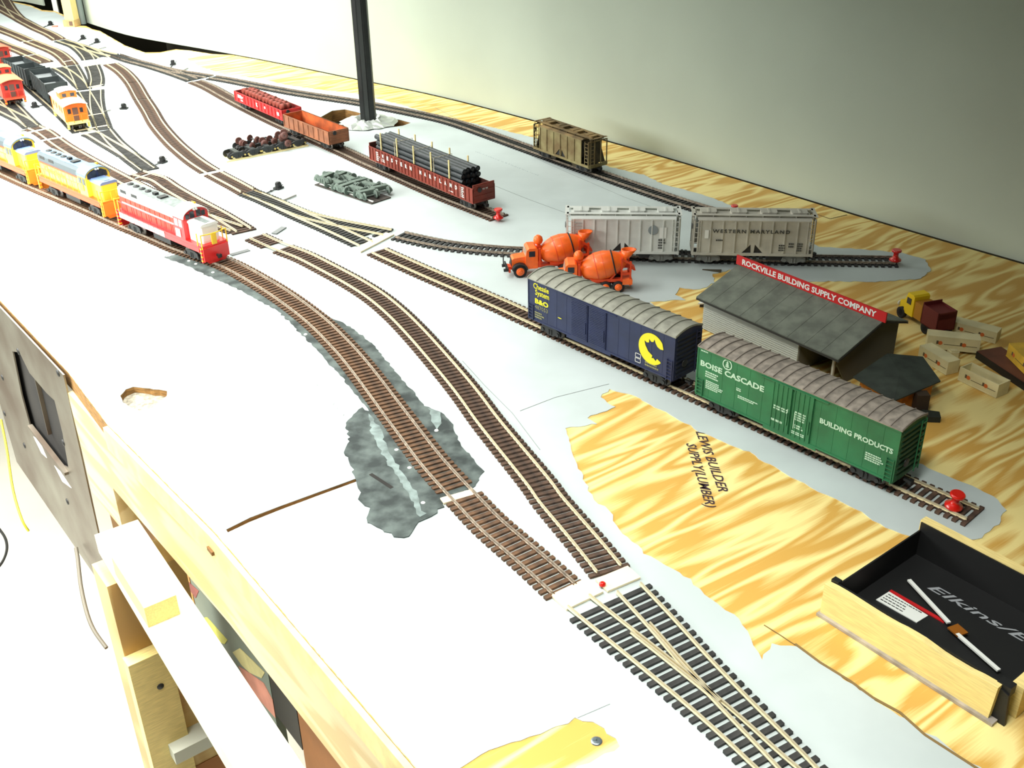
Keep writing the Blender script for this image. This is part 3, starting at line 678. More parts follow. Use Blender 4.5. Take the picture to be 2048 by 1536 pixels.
GREEN = mat('green_car_paint', (34, 106, 66), 0.55, var=0.1, scale=40)
GREEN_D = mat('green_end_paint', (22, 62, 36), 0.6)  # darker copy of the green puts shade into the end panels
pos, hd, Lg = place((1397.5, 691.3), (1805, 861.5), 59, 33)
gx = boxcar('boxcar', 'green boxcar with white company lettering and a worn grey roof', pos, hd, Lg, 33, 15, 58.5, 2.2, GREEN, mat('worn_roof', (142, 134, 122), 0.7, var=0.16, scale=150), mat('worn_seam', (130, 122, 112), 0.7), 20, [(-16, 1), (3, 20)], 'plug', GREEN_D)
y = -16.75; hx = Lg / 2; PW = mat('pale_green_print', (176, 208, 184), 0.6)
text('BOISE CASCADE', PW, gx, (-hx + 3, y, 43), 6.6, width=62, bold=0.22)
text('BUILDING PRODUCTS', PW, gx, (hx - 64, y, 38), 5.6, width=60, bold=0.2)
cx_, cz_ = -hx + 29.5, 53
mb = MB()
for i in range(20):
    a0, a1 = 2 * pi * i / 20, 2 * pi * (i + 1) / 20
    mb.prism([(cx_ + 4.6 * cos(a0), cz_ + 4.6 * sin(a0)), (cx_ + 4.6 * cos(a1), cz_ + 4.6 * sin(a1)), (cx_ + 3.7 * cos(a1), cz_ + 3.7 * sin(a1)), (cx_ + 3.7 * cos(a0), cz_ + 3.7 * sin(a0))], y - .15, y, 'y')
for k in (0, 1, 2): mb.prism([(cx_, cz_ + 3.4 - k * 1.6), (cx_ - 1.2 - k * .5, cz_ + 1.2 - k * 1.6), (cx_ + 1.2 + k * .5, cz_ + 1.2 - k * 1.6)], y - .15, y, 'y')
mb.box(cx_ - .3, cx_ + .3, y - .15, y, cz_ - 3.6, cz_ + 1); mb.build('tree_emblem', PW, gx)
for (a0, a1, b0, b1, n_, sd) in [(-hx + 3, -hx + 13, 55, 57, 1, 1), (-hx + 9, -hx + 22, 34, 40, 3, 2), (-hx + 10, -hx + 28, 24, 32, 5, 3), (-hx + 40, -hx + 46, 34, 37, 2, 4), (-hx + 42, -hx + 64, 28, 31, 2, 5), (-14, 0, 33, 37, 2, 6), (-15, -2, 22, 25, 1, 7), (5, 18, 31, 39, 4, 8), (6, 14, 24, 28, 2, 9), (4, 18, 19, 22, 2, 10), (hx - 24, hx - 9, 24, 31, 4, 11)]:
    dashes(gx, a0, a1, b0, b1, y - (0.7 if -16 < a0 < 20 else 0), PW, n_, sd)
for x in (-1.5, 5): MB().box(x, x + .5, y - 1.2, y - .6, 24, 38).build('lock_bar', PW, gx)

# ------------------------------------------------------------------ gondolas
def gondola(name, label, pos, hd, L, W, zb, zt, ribs, m, mi, endh=0.0, mrib=None):
    t = thing(name, label, 'train car', pos, hd, 'model freight cars on the layout'); hx, hy = L / 2, W / 2
    for s, nm in ((-1, 'near_side'), (1, 'far_side')):
        b = MB(); y0, y1 = (s * hy, s * (hy - 1)) if s < 0 else (s * (hy - 1), s * hy)
        b.box(-hx, hx, y0, y1, zb, zt); b.box(-hx, hx, (y0 - 0.7) if s < 0 else y0, y1 if s < 0 else y1 + 0.7, zt - 1.4, zt)
        b.box(-hx, hx, (y0 - 0.6) if s < 0 else y0, y1 if s < 0 else y1 + 0.6, zb, zb + 1.4)
        b.build('side_panel', m, t)
        for i in range(ribs + 1):
            x = -hx + 1 + (L - 2) * i / ribs; r_ = MB(); r_.box(x - 0.8, x + 0.8, (y0 - 1.0) if s < 0 else y1, y0 if s < 0 else y1 + 1.0, zb + 1, zt - 0.8, 0.2); r_.build('side_post', mrib or m, t)
    for s in (-1, 1):
        e = MB(); x0, x1 = (s * hx, s * (hx - 1)) if s < 0 else (s * (hx - 1), s * hx)
        e.box(x0, x1, -hy, hy, zb, zt + endh)
        for k in range(4):
            z = zb + 2 + (zt + endh - zb - 4) * k / 3; e.box(x0 - (.7 if s < 0 else 0), x1 + (.7 if s > 0 else 0), -hy + 1.5, hy - 1.5, z - .6, z + .6)
        e.build('end_panel', m, t)
    MB().box(-hx + 1, hx - 1, -hy + 1, hy - 1, zb, zb + 1.2).build('floor_panel', mi, t)
    i_ = MB(); i_.box(-hx + 1, hx - 1, hy - 1.25, hy - 1, zb + 1.2, zt - .2); i_.box(-hx + 1, -hx + 1.25, -hy + 1, hy - 1.3, zb + 1.2, zt + endh - .2); i_.build('inner_lining', mi, t)
    u = MB(); u.box(-hx + 3, hx - 3, -2.5, 2.5, zb - 4, zb); u.prism([(-hx * .55, zb), (-hx * .42, zb - 4), (hx * .42, zb - 4), (hx * .55, zb)], -1.2, 1.2, 'y'); u.build('underframe', BLACK, t)
    for x in (-hx + 21, hx - 21): truck(t, x)
    coupler(t, hx); coupler(t, -hx)
    MB().lathe([(3, 0), (3, .5), (2.2, .6)], (hx + 1, -7, zt - 3), (1, 0, 0), 12).build('brake_wheel', BLACK, t)
    return t
WM = mat('brown_gondola_paint', (128, 50, 34), 0.6, var=0.1, scale=80)
pos, hd, L = place((738, 291), (946, 378), 34, 32)
g = gondola('gondola', 'long brown gondola with white lettering and a load of black pipes', pos, hd, L, 32, 15, 34, 30, WM, mat('brown_inside', (70, 32, 22), 0.8), 4)
s_ = 'WESTERN MARYLAND'; ps = (L - 2) / 30; off = 5
for i, ch in enumerate(s_):
    if ch == ' ': continue
    k = 4 + i * 1.42
    text(ch, WHITE, g, (-L / 2 + 1 + ps * (k + .2), -17.15, 25), 6.8, width=4.2, bold=0.25)
dashes(g, -L / 2 + 18, -L / 2 + 27, 17, 30, -16.6, WHITE, 5, 3); dashes(g, -L / 2 + 30, -L / 2 + 41, 18.5, 23, -16.6, WHITE, 2, 4); dashes(g, L / 2 - 26, L / 2 - 18, 17, 31, -16.6, WHITE, 6, 6); dashes(g, L / 2 - 50, L / 2 - 38, 18, 20, -16.6, WHITE, 1, 7)
text('W M', WHITE, g, (L / 2 + 1.0, -3, 30), 3.5, rot=(pi / 2, 0, pi / 2), width=8)
PIPE = mat('black_pipe', (46, 52, 54), 0.45, 0.1, var=0.12, scale=200)
c = cos(hd); s = sin(hd); ll = thing('pipe_load', 'bundle of black pipes held by pale wooden stakes in the brown gondola', 'cargo', pos, hd)
pr = 3.45; NP = 4; x0, x1 = -L / 2 + 12, L / 2 - 24
for r_ in range(5):
    for k in range(NP):
        yy = (k - (NP - 1) / 2) * 2 * pr + (pr * .0); zz = 20.2 + r_ * 2 * pr
        e = (k * 7 + r_ * 5) % 4
        mb = MB(); mb.cyl((x0 + e, yy, zz), (x1 - e, yy, zz), pr, n=12, caps=False); mb.cyl((x0 + e + .2, yy, zz), (x1 - e - .2, yy, zz), pr * .72, n=10, caps=True); mb.build('pipe', PIPE, ll)
STK = mat('stake_wood', (222, 200, 140), 0.7)
for s in (-1, 1):
    for k in range(5):
        x = x0 + 17 + k * (x1 - x0 - 44) / 4; MB().box(x - 1, x + 1, s * 14.4 - .6, s * 14.4 + .6, 17, 57 + (k % 2)).build('stake', STK, ll)
for k in range(3): x = x0 + 50 + k * 45; MB().tube([(x, -14.2, 20), (x, -14, 51.8), (x, 14, 51.8), (x, 14.2, 20)], .35).build('tie_wire', RAIL, ll)

BG = mat('tan_brown_paint', (150, 96, 66), 0.7, var=0.14, scale=60)
pos, hd, L = place((566, 228), (657, 264), 33, 32)
gondola('gondola', 'empty tan-brown gondola with a rust orange inside', pos, hd, L, 32, 14, 33, 9, BG, mat('rust_orange', (186, 92, 40), 0.8, var=0.2, scale=50))
RG = mat('red_car_paint', (196, 34, 34), 0.5)
pos, hd, L = place((468, 181), (564, 221), 30, 32)
g = gondola('gondola', 'bright red gondola heaped with rusty barrels', pos, hd, L, 32, 14, 30, 14, RG, mat('dark_red', (120, 30, 26), 0.7))
text('BBr', WHITE, g, (-L / 2 + 14, -17.2, 22), 7, width=20, bold=.3); text('K', WHITE, g, (-4, -17.2, 20), 8, width=6, bold=.3); text('o', WHITE, g, (24, -17.2, 22), 7, width=5, bold=.3)
MB().box(L / 2 - 16, L / 2 - 9, -17.4, -17.2, 20, 25).build('white_panel', WHITE, g); dashes(g, -L / 2 + 24, -L / 2 + 34, 16, 20, -17.1, WHITE, 1, 3)
RUST = mat('rusty_barrel', (132, 58, 44), 0.7, var=0.2, scale=120)
n = 0
for r_ in range(2):
    for row in range(3 - r_):
        for k in range(13 - r_):
            x = -L / 2 + 12 + k * (L - 24) / 12 + r_ * 5 + R.uniform(-.8, .8); yy = (row - (2 - r_) / 2) * 9; zz = 20 + r_ * 9.5 + R.uniform(-.5, .8)
            b = Vector((pos[0] + cos(hd) * x - sin(hd) * yy, pos[1] + sin(hd) * x + cos(hd) * yy, zz + 1))
            if n == 0:
                m2 = MB(); m2.lathe([(3.6, -4.6), (4.4, -4.4), (4.4, -1.6), (4.7, -1.4), (4.7, 1.4), (4.4, 1.6), (4.4, 4.4), (3.6, 4.6)], (0, 0, 0), (0, 1, 0), 10); bm_ = m2.mesh('barrel'); bm_.materials.append(RUST)
            o = bpy.data.objects.new('barrel', bm_); COL.objects.link(o); o.location = b / 1000 + Vector((0, 0, ZT)); o.rotation_euler = (0, 0, hd + R.uniform(-.08, .08)); n += 1
            tag(o, 'one of many alike rusty barrels heaped in the red gondola', 'barrel', 'rusty barrels in the red gondola')

# ------------------------------------------------------------------ covered hoppers
def covered_hopper(label, pos, hd, L, W, zb, zt, m, mdk, ribs=8, openend=False, mroof=None, bays=2):
    t = thing('covered_hopper', label, 'train car', pos, hd, 'model freight cars on the layout'); hx, hy = L / 2, W / 2; mroof = mroof or m
    ex = 15 if openend else 5
    for s in (-1, 1):
        y0, y1 = (s * hy, s * (hy - .8)) if s < 0 else (s * (hy - .8), s * hy)
        n = 8; pts = [(-hx + ex, zb + 3), (-11, zb + 3), (-2.2, zb + 12.5), (-1.4, zb + 3), (1.4, zb + 3), (2.2, zb + 12.5), (11, zb + 3), (hx - ex, zb + 3), (hx - ex, zt), (-hx + ex, zt)]
        b = MB(); b.prism(pts, y0, y1, 'y'); b.box(-hx + ex, hx - ex, y0 - (.5 if s < 0 else 0), y1 + (.5 if s > 0 else 0), zt - 1.4, zt)
        b.build('side_sheet', m, t)
        for i in range(ribs + 1):
            x = -hx + ex + (L - 2 * ex) * i / ribs; z0 = zb + 3 + (7 if abs(x) < 8 and abs(x) > 2 else 0); MB().box(x - .55, x + .55, (y0 - 1.0) if s < 0 else y1, y0 if s < 0 else y1 + 1.0, z0, zt - 1).build('side_post', m, t)
        MB().box(-hx, hx, y0 - (.8 if s < 0 else 0), y1 + (.8 if s > 0 else 0), zb, zb + 3).build('side_sill', m, t)
    b = MB()   # body sheets inside: slope sheets and hopper bays
    b.prism([(-hx + ex, zt - 1), (hx - ex, zt - 1), (hx - ex, zb + 20), (hx * .62, zb + 8), (6, zb + 3), (0, zb + 16), (-6, zb + 3), (-hx * .62, zb + 8), (-hx + ex, zb + 20)], -hy + 2, hy - 2, 'y')
    b.build('slope_sheet', mdk, t)
    for k in (-1, 1): MB().prism([(k * hx * .42 - 13, zb + 4), (k * hx * .42 + 13, zb + 4), (k * hx * .42 + 6, zb - 7), (k * hx * .42 - 6, zb - 7)], -hy + 6, hy - 6, 'y').build('hopper_bay', mdk if openend else GREYD, t)
    for s in (-1, 1): MB().box(-12, 12, min(s * (hy - 1.2), s * (hy - 1.8)), max(s * (hy - 1.2), s * (hy - 1.8)), zb + 3, zb + 13.5).build('bay_sheet', GREYD, t)  # dark backing added so the side notches read as shaded
    rf = MB(); rf.prism([(-hy - .4, zt), (hy + .4, zt), (hy - 3, zt + 1.8), (-hy + 3, zt + 1.8)], -hx + ex - 1, hx - ex + 1, 'x'); rf.build('roof', mroof, t)
    wk = MB(); zc = zt + 3.4
    for s in (-1, 1):
        wk.box(-hx, hx, s * 9.5 - 2.6, s * 9.5 + 2.6, zc, zc + .5)
        for k in range(8): x = -hx + 3 + (L - 6) * k / 7; wk.box(x - .3, x + .3, s * 9.5 - 2.4, s * 9.5 + 2.4, zt + .5, zc)
    for s in (-1, 1): wk.box(s * hx - 2, s * hx + 2, -hy + 2, hy - 2, zc, zc + .5)
    wk.build('running_board', mroof, t)
    for k in range(4):
        x = -hx + L * (k + .5) / 4; h = MB(); h.box(x - 8.5, x + 8.5, -6, 6, zt + 1.2, zt + 5.2, 1.2); h.box(x - 1, x + 1, -6.6, 6.6, zt + 5, zt + 5.8); h.build('roof_hatch', mroof, t)
    for s in (-1, 1):       # ends
        x = s * (hx - .6); e = MB()
        for yy in (-hy + .6, -hy / 3, hy / 3, hy - .6): e.box(x - .6, x + .6, yy - .6, yy + .6, zb, zt + .5)
        e.box(x - .6, x + .6, -hy, hy, zt - .8, zt + .6); e.box(x - 1, x + 1, -hy, hy, zb - 1, zb + 3); e.build('end_frame', m, t)
        ladder(t, min(s * (hx - 7.5), s * (hx - 1)), max(s * (hx - 7.5), s * (hx - 1)), -hy - .5, zb, zt, m, 7); ladder(t, -hy + 3, -hy + 9, x + s * 1.2, zb, zt + 2, m, 7, axis='y')
        if openend: MB().prism([(s * (hx - ex), zt - 2), (s * (hx - ex), zt - 4), (s * (hx - 4), zb + 4), (s * (hx - 2), zb + 4)] if s > 0 else [(s * (hx - ex), zt - 2), (s * (hx - 2), zb + 4), (s * (hx - 4), zb + 4), (s * (hx - ex), zt - 4)], -hy + 2, hy - 2, 'y').build('end_slope', mdk, t)
    MB().lathe([(3.2, 0), (3.2, .5), (2.4, .6)], (-hx - 1.2, -hy + 4, zt - 8), (-1, 0, 0), 12).build('brake_wheel', GREYD, t)
    MB().box(-hx + 2, hx - 2, -2.5, 2.5, zb - 3.5, zb).build('center_sill', mdk if openend else GREYD, t)
    for x in (-hx + 18, hx - 18): truck(t, x, mat('light_truck', (120, 122, 116), .6) if not openend else GREYD)
    coupler(t, hx); coupler(t, -hx)
    return t
LG = mat('light_grey_car', (206, 210, 202), 0.6, var=0.04, scale=60); LGD = mat('grey_under', (80, 82, 76), 0.7)  # second, darker grey paints the shadow on the inner slopes
pos, hd, L = place((1133, 501), (1357, 503), 18, 33)
hp = covered_hopper('plain pale grey covered hopper standing behind the orange mixer trucks', pos, hd, L, 33, 15, 54, LG, LGD, 9)
DKP = mat('dark_print', (62, 64, 58), 0.7); FAD = mat('faded_print', (132, 142, 142), 0.7)
MB().lathe([(5.2, 0), (5.2, .15)], (L / 2 - 28, -17.1, 42), (0, -1, 0), 18).build('round_emblem', FAD, hp)
dashes(hp, -L / 2 + 8, -L / 2 + 17, 34, 50, -17, mat('pale_print', (160, 166, 160), .7), 5, 2); dashes(hp, L / 2 - 22, L / 2 - 14, 20, 32, -17.2, DKP, 4, 5); MB().box(L / 2 - 21, L / 2 - 14, -17.2, -16.9, 33, 45).build('white_panel', WHITE, hp)
pos, hd, L = place((1384, 504), (1625, 508), 18, 33)
LG2 = mat('dusty_grey_car', (186, 184, 170), 0.65, var=0.06, scale=60)  # one even grey, darker and warmer than the plain hopper
hp = covered_hopper('dusty grey covered hopper with dark railway lettering, right of the plain one', pos, hd, L, 33, 15, 54, LG2, LGD, 9)
text('WESTERN MARYLAND', DKP, hp, (-L / 2 + 20, -17.6, 40.5), 5.2, width=80, bold=.15, space=1.3)
dashes(hp, -L / 2 + 24, -L / 2 + 34, 30, 33, -17.4, DKP, 1, 3); dashes(hp, L / 2 - 36, L / 2 - 29, 20, 28, -17.4, DKP, 3, 5); dashes(hp, L / 2 - 26, L / 2 - 20, 24, 30, -17.4, DKP, 2, 6); dashes(hp, L / 2 - 17, L / 2 - 10, 20, 30, -17.4, DKP, 4, 7); MB().box(-L / 2 + 12, -L / 2 + 16, -17.4, -16.9, 34, 43).build('white_panel', WHITE, hp)
TAN = mat('weathered_tan', (146, 136, 92), 0.8, rgb2=(112, 92, 56), scale=45); TAND = mat('weathered_dark', (66, 58, 40), 0.85, var=.3, scale=60)
pos, hd, L = place((1067, 251), (1178, 289), 46, 32)
th = covered_hopper('weathered tan covered hopper alone on the rear siding by the wall', pos, hd, L, 32, 14, 48, TAN, TAND, 6, True, mat('rusty_roof', (118, 98, 62), .85, var=.3, scale=50))
#LOCOS
# ------------------------------------------------------------------ diesel locomotives
def stripes(par, x, y0, y1, z0, z1, m1, m2, name='step', n=4):
    o = MB(); o.box(x - 1.2, x + 1.2, y0, y1, z0, z1)
    st = o.build(name, m1, par)
    s = MB()
    for k in range(n): z = z0 + (z1 - z0) * (k + .5) / n; s.box(x - 1.35, x + 1.35, y0 - .15, y1 + .15, z - .6, z + .6)
    s.build('step_tread', m2, st)
def loco(label, pos, hd, L, C):
    """C: hood, top, sill, cab, cabroof, nose, nosetop, rail, end, front glass materials"""
    t = thing('diesel_locomotive', label, 'locomotive', pos, hd, 'coupled diesel locomotives'); hx = L / 2; t.scale = (1, 1, 1.12)
    MB().box(-hx + 4, hx - 4, -16, 16, 22, 24.6).box(-hx + 10, hx - 10, -16.2, -14, 17.5, 22).box(-hx + 10, hx - 10, 14, 16.2, 17.5, 22).build('walkway', C['sill'], t)
    MB().box(-hx + 8, hx - 8, -4, 4, 14, 22).build('underframe', BLACK, t)
    x0, xc = -hx + 10, hx - 55          # long hood
    hb = MB(); hb.box(x0, xc, -11.5, 11.5, 24.6, 41); hood = hb.build('long_hood', C['hood'], t)
    for k in range(11):
        x = x0 + 5 + k * (xc - x0 - 8) / 11
        for s in (-1, 1):
            ya, yb = (-11.95, -11.5) if s < 0 else (11.5, 11.95)
            MB().box(x, x + (xc - x0 - 20) / 11, ya, yb, 26, 40).build('hood_door', C['door'], hood)
    tp = MB(); tp.prism([(-11.9, 40.5), (11.9, 40.5), (11.9, 48), (9.2, 51), (-9.2, 51), (-11.9, 48)], x0 - .3, xc, 'x'); top = tp.build('hood_top', C['top'], t)
    MB().box(x0 + 2, xc - 2, -8.8, 8.8, 51, 51.5).build('roof_panel', C['roof'], top)
    for k in range(4): MB().lathe([(3.6, 0), (3.6, 1.1), (2.9, 1.2), (1.2, 1.3), (1.2, 1.8), (.2, 1.8)], (x0 + 10 + k * 13, 0, 51.4), n=14).build('roof_fan', C['fan'], top)
    MB().box(x0 + 62, x0 + 68, -2.4, 2.4, 51.4, 54).build('exhaust_stack', BLACK, top); MB().box(x0 + 76, x0 + 84, -5, 5, 51.4, 53).build('blower_hatch', C['fan'], top)
    for x in (x0 + 6, x0 + 30): MB().box(x, x + 13, -12.1, -11.6, 45, 48.4).build('radiator_grille', GREYD, top)
    # cab with arched roof
    c0, c1 = hx - 55, hx - 35
    pr = [(-15.8, 24.6), (15.8, 24.6), (15.8, 46)] + [(15.8 * cos(a), 46 + 8.2 * sin(a)) for a in [pi * k / 10 for k in range(1, 10)]] + [(-15.8, 46)]
    cab = MB().prism(pr, c0, c1, 'x').build('cab', C['cab'], t)
    n = 12; up = [(16.6 * cos(pi * k / n), 46 + 9.3 * sin(pi * k / n)) for k in range(n + 1)]; dn = [(15.9 * cos(pi * k / n), 46 + 8.3 * sin(pi * k / n)) for k in range(n, -1, -1)]
    MB().prism(up + dn, c0 - .5, c1 + 2.2, 'x').build('cab_roof', C['cabroof'], cab)
    fr = MB(); fr.prism([(-13, 43.5), (13, 43.5), (12.6, 48)] + [(12.6 * cos(a), 46.2 + 6.3 * sin(a)) for a in [pi * k / 8 for k in range(1, 8)]] + [(-12.6, 48)], c1, c1 + .6, 'x'); fr.build('cab_front', C['front'], cab)
    for y0, y1, z0, z1 in ((-12, -7.4, 44.5, 49.4), (-6.8, -1.4, 44.8, 51.2), (1.4, 6.8, 44.8, 51.2), (7.4, 12, 44.5, 49.4)): MB().box(c1 + .6, c1 + 1.0, y0, y1, z0, z1).build('windscreen_pane', C['glass'], cab)
    for x in (c0 + 3, c0 + 11.5): MB().box(x, x + 6, -16.3, -15.8, 37, 44).build('side_window', C['sidewin'], cab)
    MB().cyl((c1 - .2, -1.4, 53), (c1 + 3, -1.4, 53), 1.1, n=8).cyl((c1 - .2, 1.4, 53), (c1 + 3, 1.4, 53), 1.1, n=8).build('headlight', WHITE, cab)
    MB().cyl((c0 + 4, 8, 55), (c0 + 10, 8, 55), .6, 1.3, 8).build('horn', C['rail'], cab)
    # low short hood
    MB().box(c1, hx - 9, -10.5, 10.5, 24.6, 41, 1.2).build('short_hood', C['nose'], t)
    MB().prism([(-11, 41), (11, 41), (11, 42.6), (8.5, 44), (-8.5, 44), (-11, 42.6)], c1, hx - 8.6, 'x').build('nose_top', C['nosetop'], t)
    MB().box(c1 + 3, hx - 12, -3.5, 3.5, 44, 44.5).build('nose_hatch', C['nosetop2'], t)
    # ends: pilots, steps, railings
    for s in (-1, 1):
        x = s * (hx - 3.5); p = MB(); p.box(x - 1.2, x + 1.2, -15.6, 15.6, 9, 22.5); p.prism([(-13, 9), (13, 9), (10, 6), (-10, 6)], x - .8, x + .8, 'x'); p.build('pilot', C['end'], t)
        MB().box(min(x, x - s * 7), max(x, x - s * 7), -16, 16, 22.5, 24.8).build('platform', C['end'], t)
        for sy in (-1, 1):
            ya, yb = (-16.6, -13.4) if sy < 0 else (13.4, 16.6); xx = x - s * 2.6
            stripes(t, xx, ya, yb, 8, 24, C['end'], C['rail'])
            MB().cyl((x, sy * 15.6, 22), (x, sy * 15.6, 36.5), .7, n=6).cyl((x - s * 8, sy * 15.6, 24), (x - s * 8, sy * 15.6, 36.5), .7, n=6).build('grab_post', C['rail'], t)
        MB().tube([(x, -15.6, 36), (x, -6, 35), (x, 6, 35), (x, 15.6, 36)], .55).build('end_rail', C['rail'], t)
        MB().box(x - .6, x + .6, -3, 3, 24, 35).build('drop_step', C['rail'], t)
        coupler(t, s * (hx - 2.6), 13)
    for s in (-1, 1):
        hrail = MB().tube([(-hx + 12, s * 15.7, 35.5), (c0 - 1, s * 15.7, 35.5)], .4).build('side_rail', C['hand'], t)
        for k in range(8): x = -hx + 14 + k * (c0 + hx - 18) / 7; MB().cyl((x, s * 15.7, 24), (x, s * 15.7, 35.7), .35, n=5).build('stanchion', C['hand'], hrail)
    MB().cyl((-18, 0, 13.2), (18, 0, 13.2), 8.4, n=16).box(-18, 18, -12, 12, 9, 15).build('fuel_tank', BLACK, t)
    for x in (-hx + 34, hx - 34): truck(t, x, GREYD, base=12.5)
    return t
def LM(**k): return k
RED = mat('loco_red', (214, 30, 30), 0.4, coat=.3); LW = mat('loco_white', (226, 226, 220), 0.5); YB = mat('loco_yellow', (250, 214, 60), 0.4, coat=.2)
LBL = mat('loco_blue_roof', (96, 122, 142), 0.5, var=.1, scale=80); VER = mat('vermilion', (222, 72, 22), 0.45); NAV = mat('loco_navy', (38, 46, 78), 0.4); RYEL = mat('rail_yellow', (240, 190, 40), 0.5)
GRF = mat('grey_roof', (116, 126, 122), 0.6, var=.12, scale=200); GLS = mat('dark_glass', (40, 44, 52), 0.15)
CR = LM(hood=RED, top=LW, roof=GRF, door=mat('loco_red_door', (224, 60, 40), .45), sill=RED, cab=RED, cabroof=LW, nose=LW, nosetop=LW, nosetop2=GRF, rail=RYEL, end=RED, front=RED, glass=GLS, fan=GREYD, hand=RED, sidewin=LW)
CY = LM(hood=YB, top=mat('blue_band', (70, 80, 84), .5), roof=LBL, door=mat('loco_yellow_door', (246, 222, 96), .45), sill=VER, cab=YB, cabroof=LBL, nose=YB, nosetop=mat('pale_blue', (112, 134, 176), .5), nosetop2=LBL, rail=RYEL, end=mat('loco_orange', (236, 130, 36), .5), front=NAV, glass=GLS, fan=GREYD, hand=RYEL, sidewin=GLS)
pos, hd, L = place((233, 434), (408, 512), 18, 32)
lr = loco('red diesel locomotive with white roof edges leading the parked train', pos, hd, L + 4, CR)
for k in range(9): MB().box(-L / 2 + 10 + k * 11, -L / 2 + 19.4 + k * 11, -16.6, -16.2, 18, 23.6).build('white_stripe', LW, lr)
MB().box(L / 2 - 50, L / 2 - 41, -16.6, -16, 26, 34).build('number_board', LW, lr); MB().box(-L / 2 + 14, L / 2 - 56, -12.5, -11.9, 34, 35).build('white_stripe', LW, lr)
pos, hd, L = place((74, 362), (209, 422), 18, 32)
a1 = at(73, 360, 24)
ly = loco('yellow diesel locomotive with pale blue roof coupled behind the red one', pos, hd, L + 2, CY)
MB().box(-L / 2 + 12, L / 2 - 56, -12.6, -11.8, 39.6, 41.2).build('orange_stripe', VER, ly)
OY = mat('orange_yellow', (226, 190, 60), .5)
text('Chessie System', OY, ly, (-L / 2 + 24, -12.3, 32), 9, width=52, bold=.2); MB().box(L / 2 - 50, L / 2 - 42, -16.5, -16, 30, 38).build('number_board', OY, ly)
pos2, hd2, _ = place((-86, 295), (58, 357), 18, 32)
ly2 = loco('yellow diesel locomotive cut off by the picture edge, last of the parked train', pos2, hd2, _ + 2, CY)
MB().box(-_ / 2 + 12, _ / 2 - 56, -12.6, -11.8, 39.6, 41.2).build('orange_stripe', VER, ly2)
text('Chessie System', OY, ly2, (-_ / 2 + 24, -12.3, 32), 9, width=52, bold=.2)

# ------------------------------------------------------------------ cabooses and black hoppers on the yard tracks
def caboose(label, pos, hd, m, mroof, mend, L=104, W=33, cupola=True):
    t = thing('caboose', label, 'train car', pos, hd, 'model freight cars on the layout'); hx = L / 2; hy = W / 2; bx_ = hx - 11
    b = MB(); b.box(-bx_, bx_, -hy, hy, 16, 43); body = b.build('body', m, t)
    n = 8; pr = [(y, 43 + z) for y, z in arch(W + 3, 4, n)] + [(y, 42 + z) for y, z in reversed(arch(W + 3, 4, n))]
    MB().prism(pr, -hx, hx, 'x').build('roof', mroof, t)
    if cupola: c = MB(); c.box(-14, 12, -12.5, 12.5, 44, 56); cu = c.build('cupola', mend, t)
    if cupola: MB().prism([(y, 56 + z) for y, z in arch(28, 2.4, n)] + [(y, 55 + z) for y, z in reversed(arch(28, 2.4, n))], -16, 14, 'x').build('cupola_roof', mroof, cu)
    for y in ((-9, 3) if cupola else ()): MB().box(12, 12.4, y, y + 6, 48, 53).build('cupola_window', GLS, cu)
    for x in (-28, -8, 14, 28):
        w_ = MB().box(x - 3, x + 3, -hy - .5, -hy, 29, 37).build('window', mend, body); MB().box(x - 2.2, x + 2.2, -hy - .8, -hy - .5, 30, 36).build('pane', GLS, w_)
    for s in (-1, 1):
        x = s * bx_; e = MB().box(min(x, x + s * .5), max(x, x + s * .5), -hy, hy, 16, 42.5).build('end_wall', mend, t)
        xa = x + s * .5; MB().box(min(xa, xa + s * .5), max(xa, xa + s * .5), -4, 4, 17, 37).build('door', mat('end_door', (96, 70, 60), .6), e)
        for y in (-11, 7): MB().box(min(xa, xa + s * .5), max(xa, xa + s * .5), y, y + 4.5, 29, 36).build('window', GLS, e)
        MB().box(min(x, s * hx), max(x, s * hx), -hy, hy, 14.5, 17).build('platform', m, t)
        r_ = MB()
        for y in (-hy + 1, -6, 6, hy - 1): r_.cyl((s * (hx - 1), y, 16), (s * (hx - 1), y, 28 if abs(y) < 8 else 43), .6, n=6)
        r_.bar((s * (hx - 1), -hy + 1, 28), (s * (hx - 1), hy - 1, 28), 1, 1); r_.build('end_railing', mend, t)
        for sy in (-1, 1): stripes(t, s * (hx - 5), min(sy * hy, sy * (hy - 3)), max(sy * hy, sy * (hy - 3)), 7, 16, m, RYEL, n=2)
        coupler(t, s * hx)
    for x in (-hx + 24, hx - 24): truck(t, x)
    return t
def seg(pa, pb, z, W, L=None):
    pos, hd, l = place(pa, pb, z, W); return pos, hd, l
ORY = mat('orange_caboose', (240, 164, 50), .5); CYE = mat('yellow_caboose', (250, 226, 130), .5); OEN = mat('orange_end', (226, 112, 30), .5)
pos, hd, l = place((98, 185), (127, 212), 44, 33)
caboose('yellow and orange caboose with a white roof at the end of the black hoppers', pos, hd, CYE, LW, OEN, L=l + 3)
cab_p, cab_h, cab_l = Vector(pos), hd, l + 4
CRD = mat('red_caboose', (200, 78, 48), .55); CRE = mat('red_caboose_end', (176, 48, 34), .6)
pos, hd, l = place((-32, 138), (1, 165), 44, 33)
caboose('red caboose at the left picture edge beside the black hoppers', pos, hd, CRD, mat('orange_roof', (232, 130, 90), .6), CRE, L=l + 6)
HB = mat('black_hopper_paint', (44, 52, 52), .6, var=.15, scale=50); HI = mat('grey_hopper_inside', (112, 118, 118), .6, var=.1, scale=30)
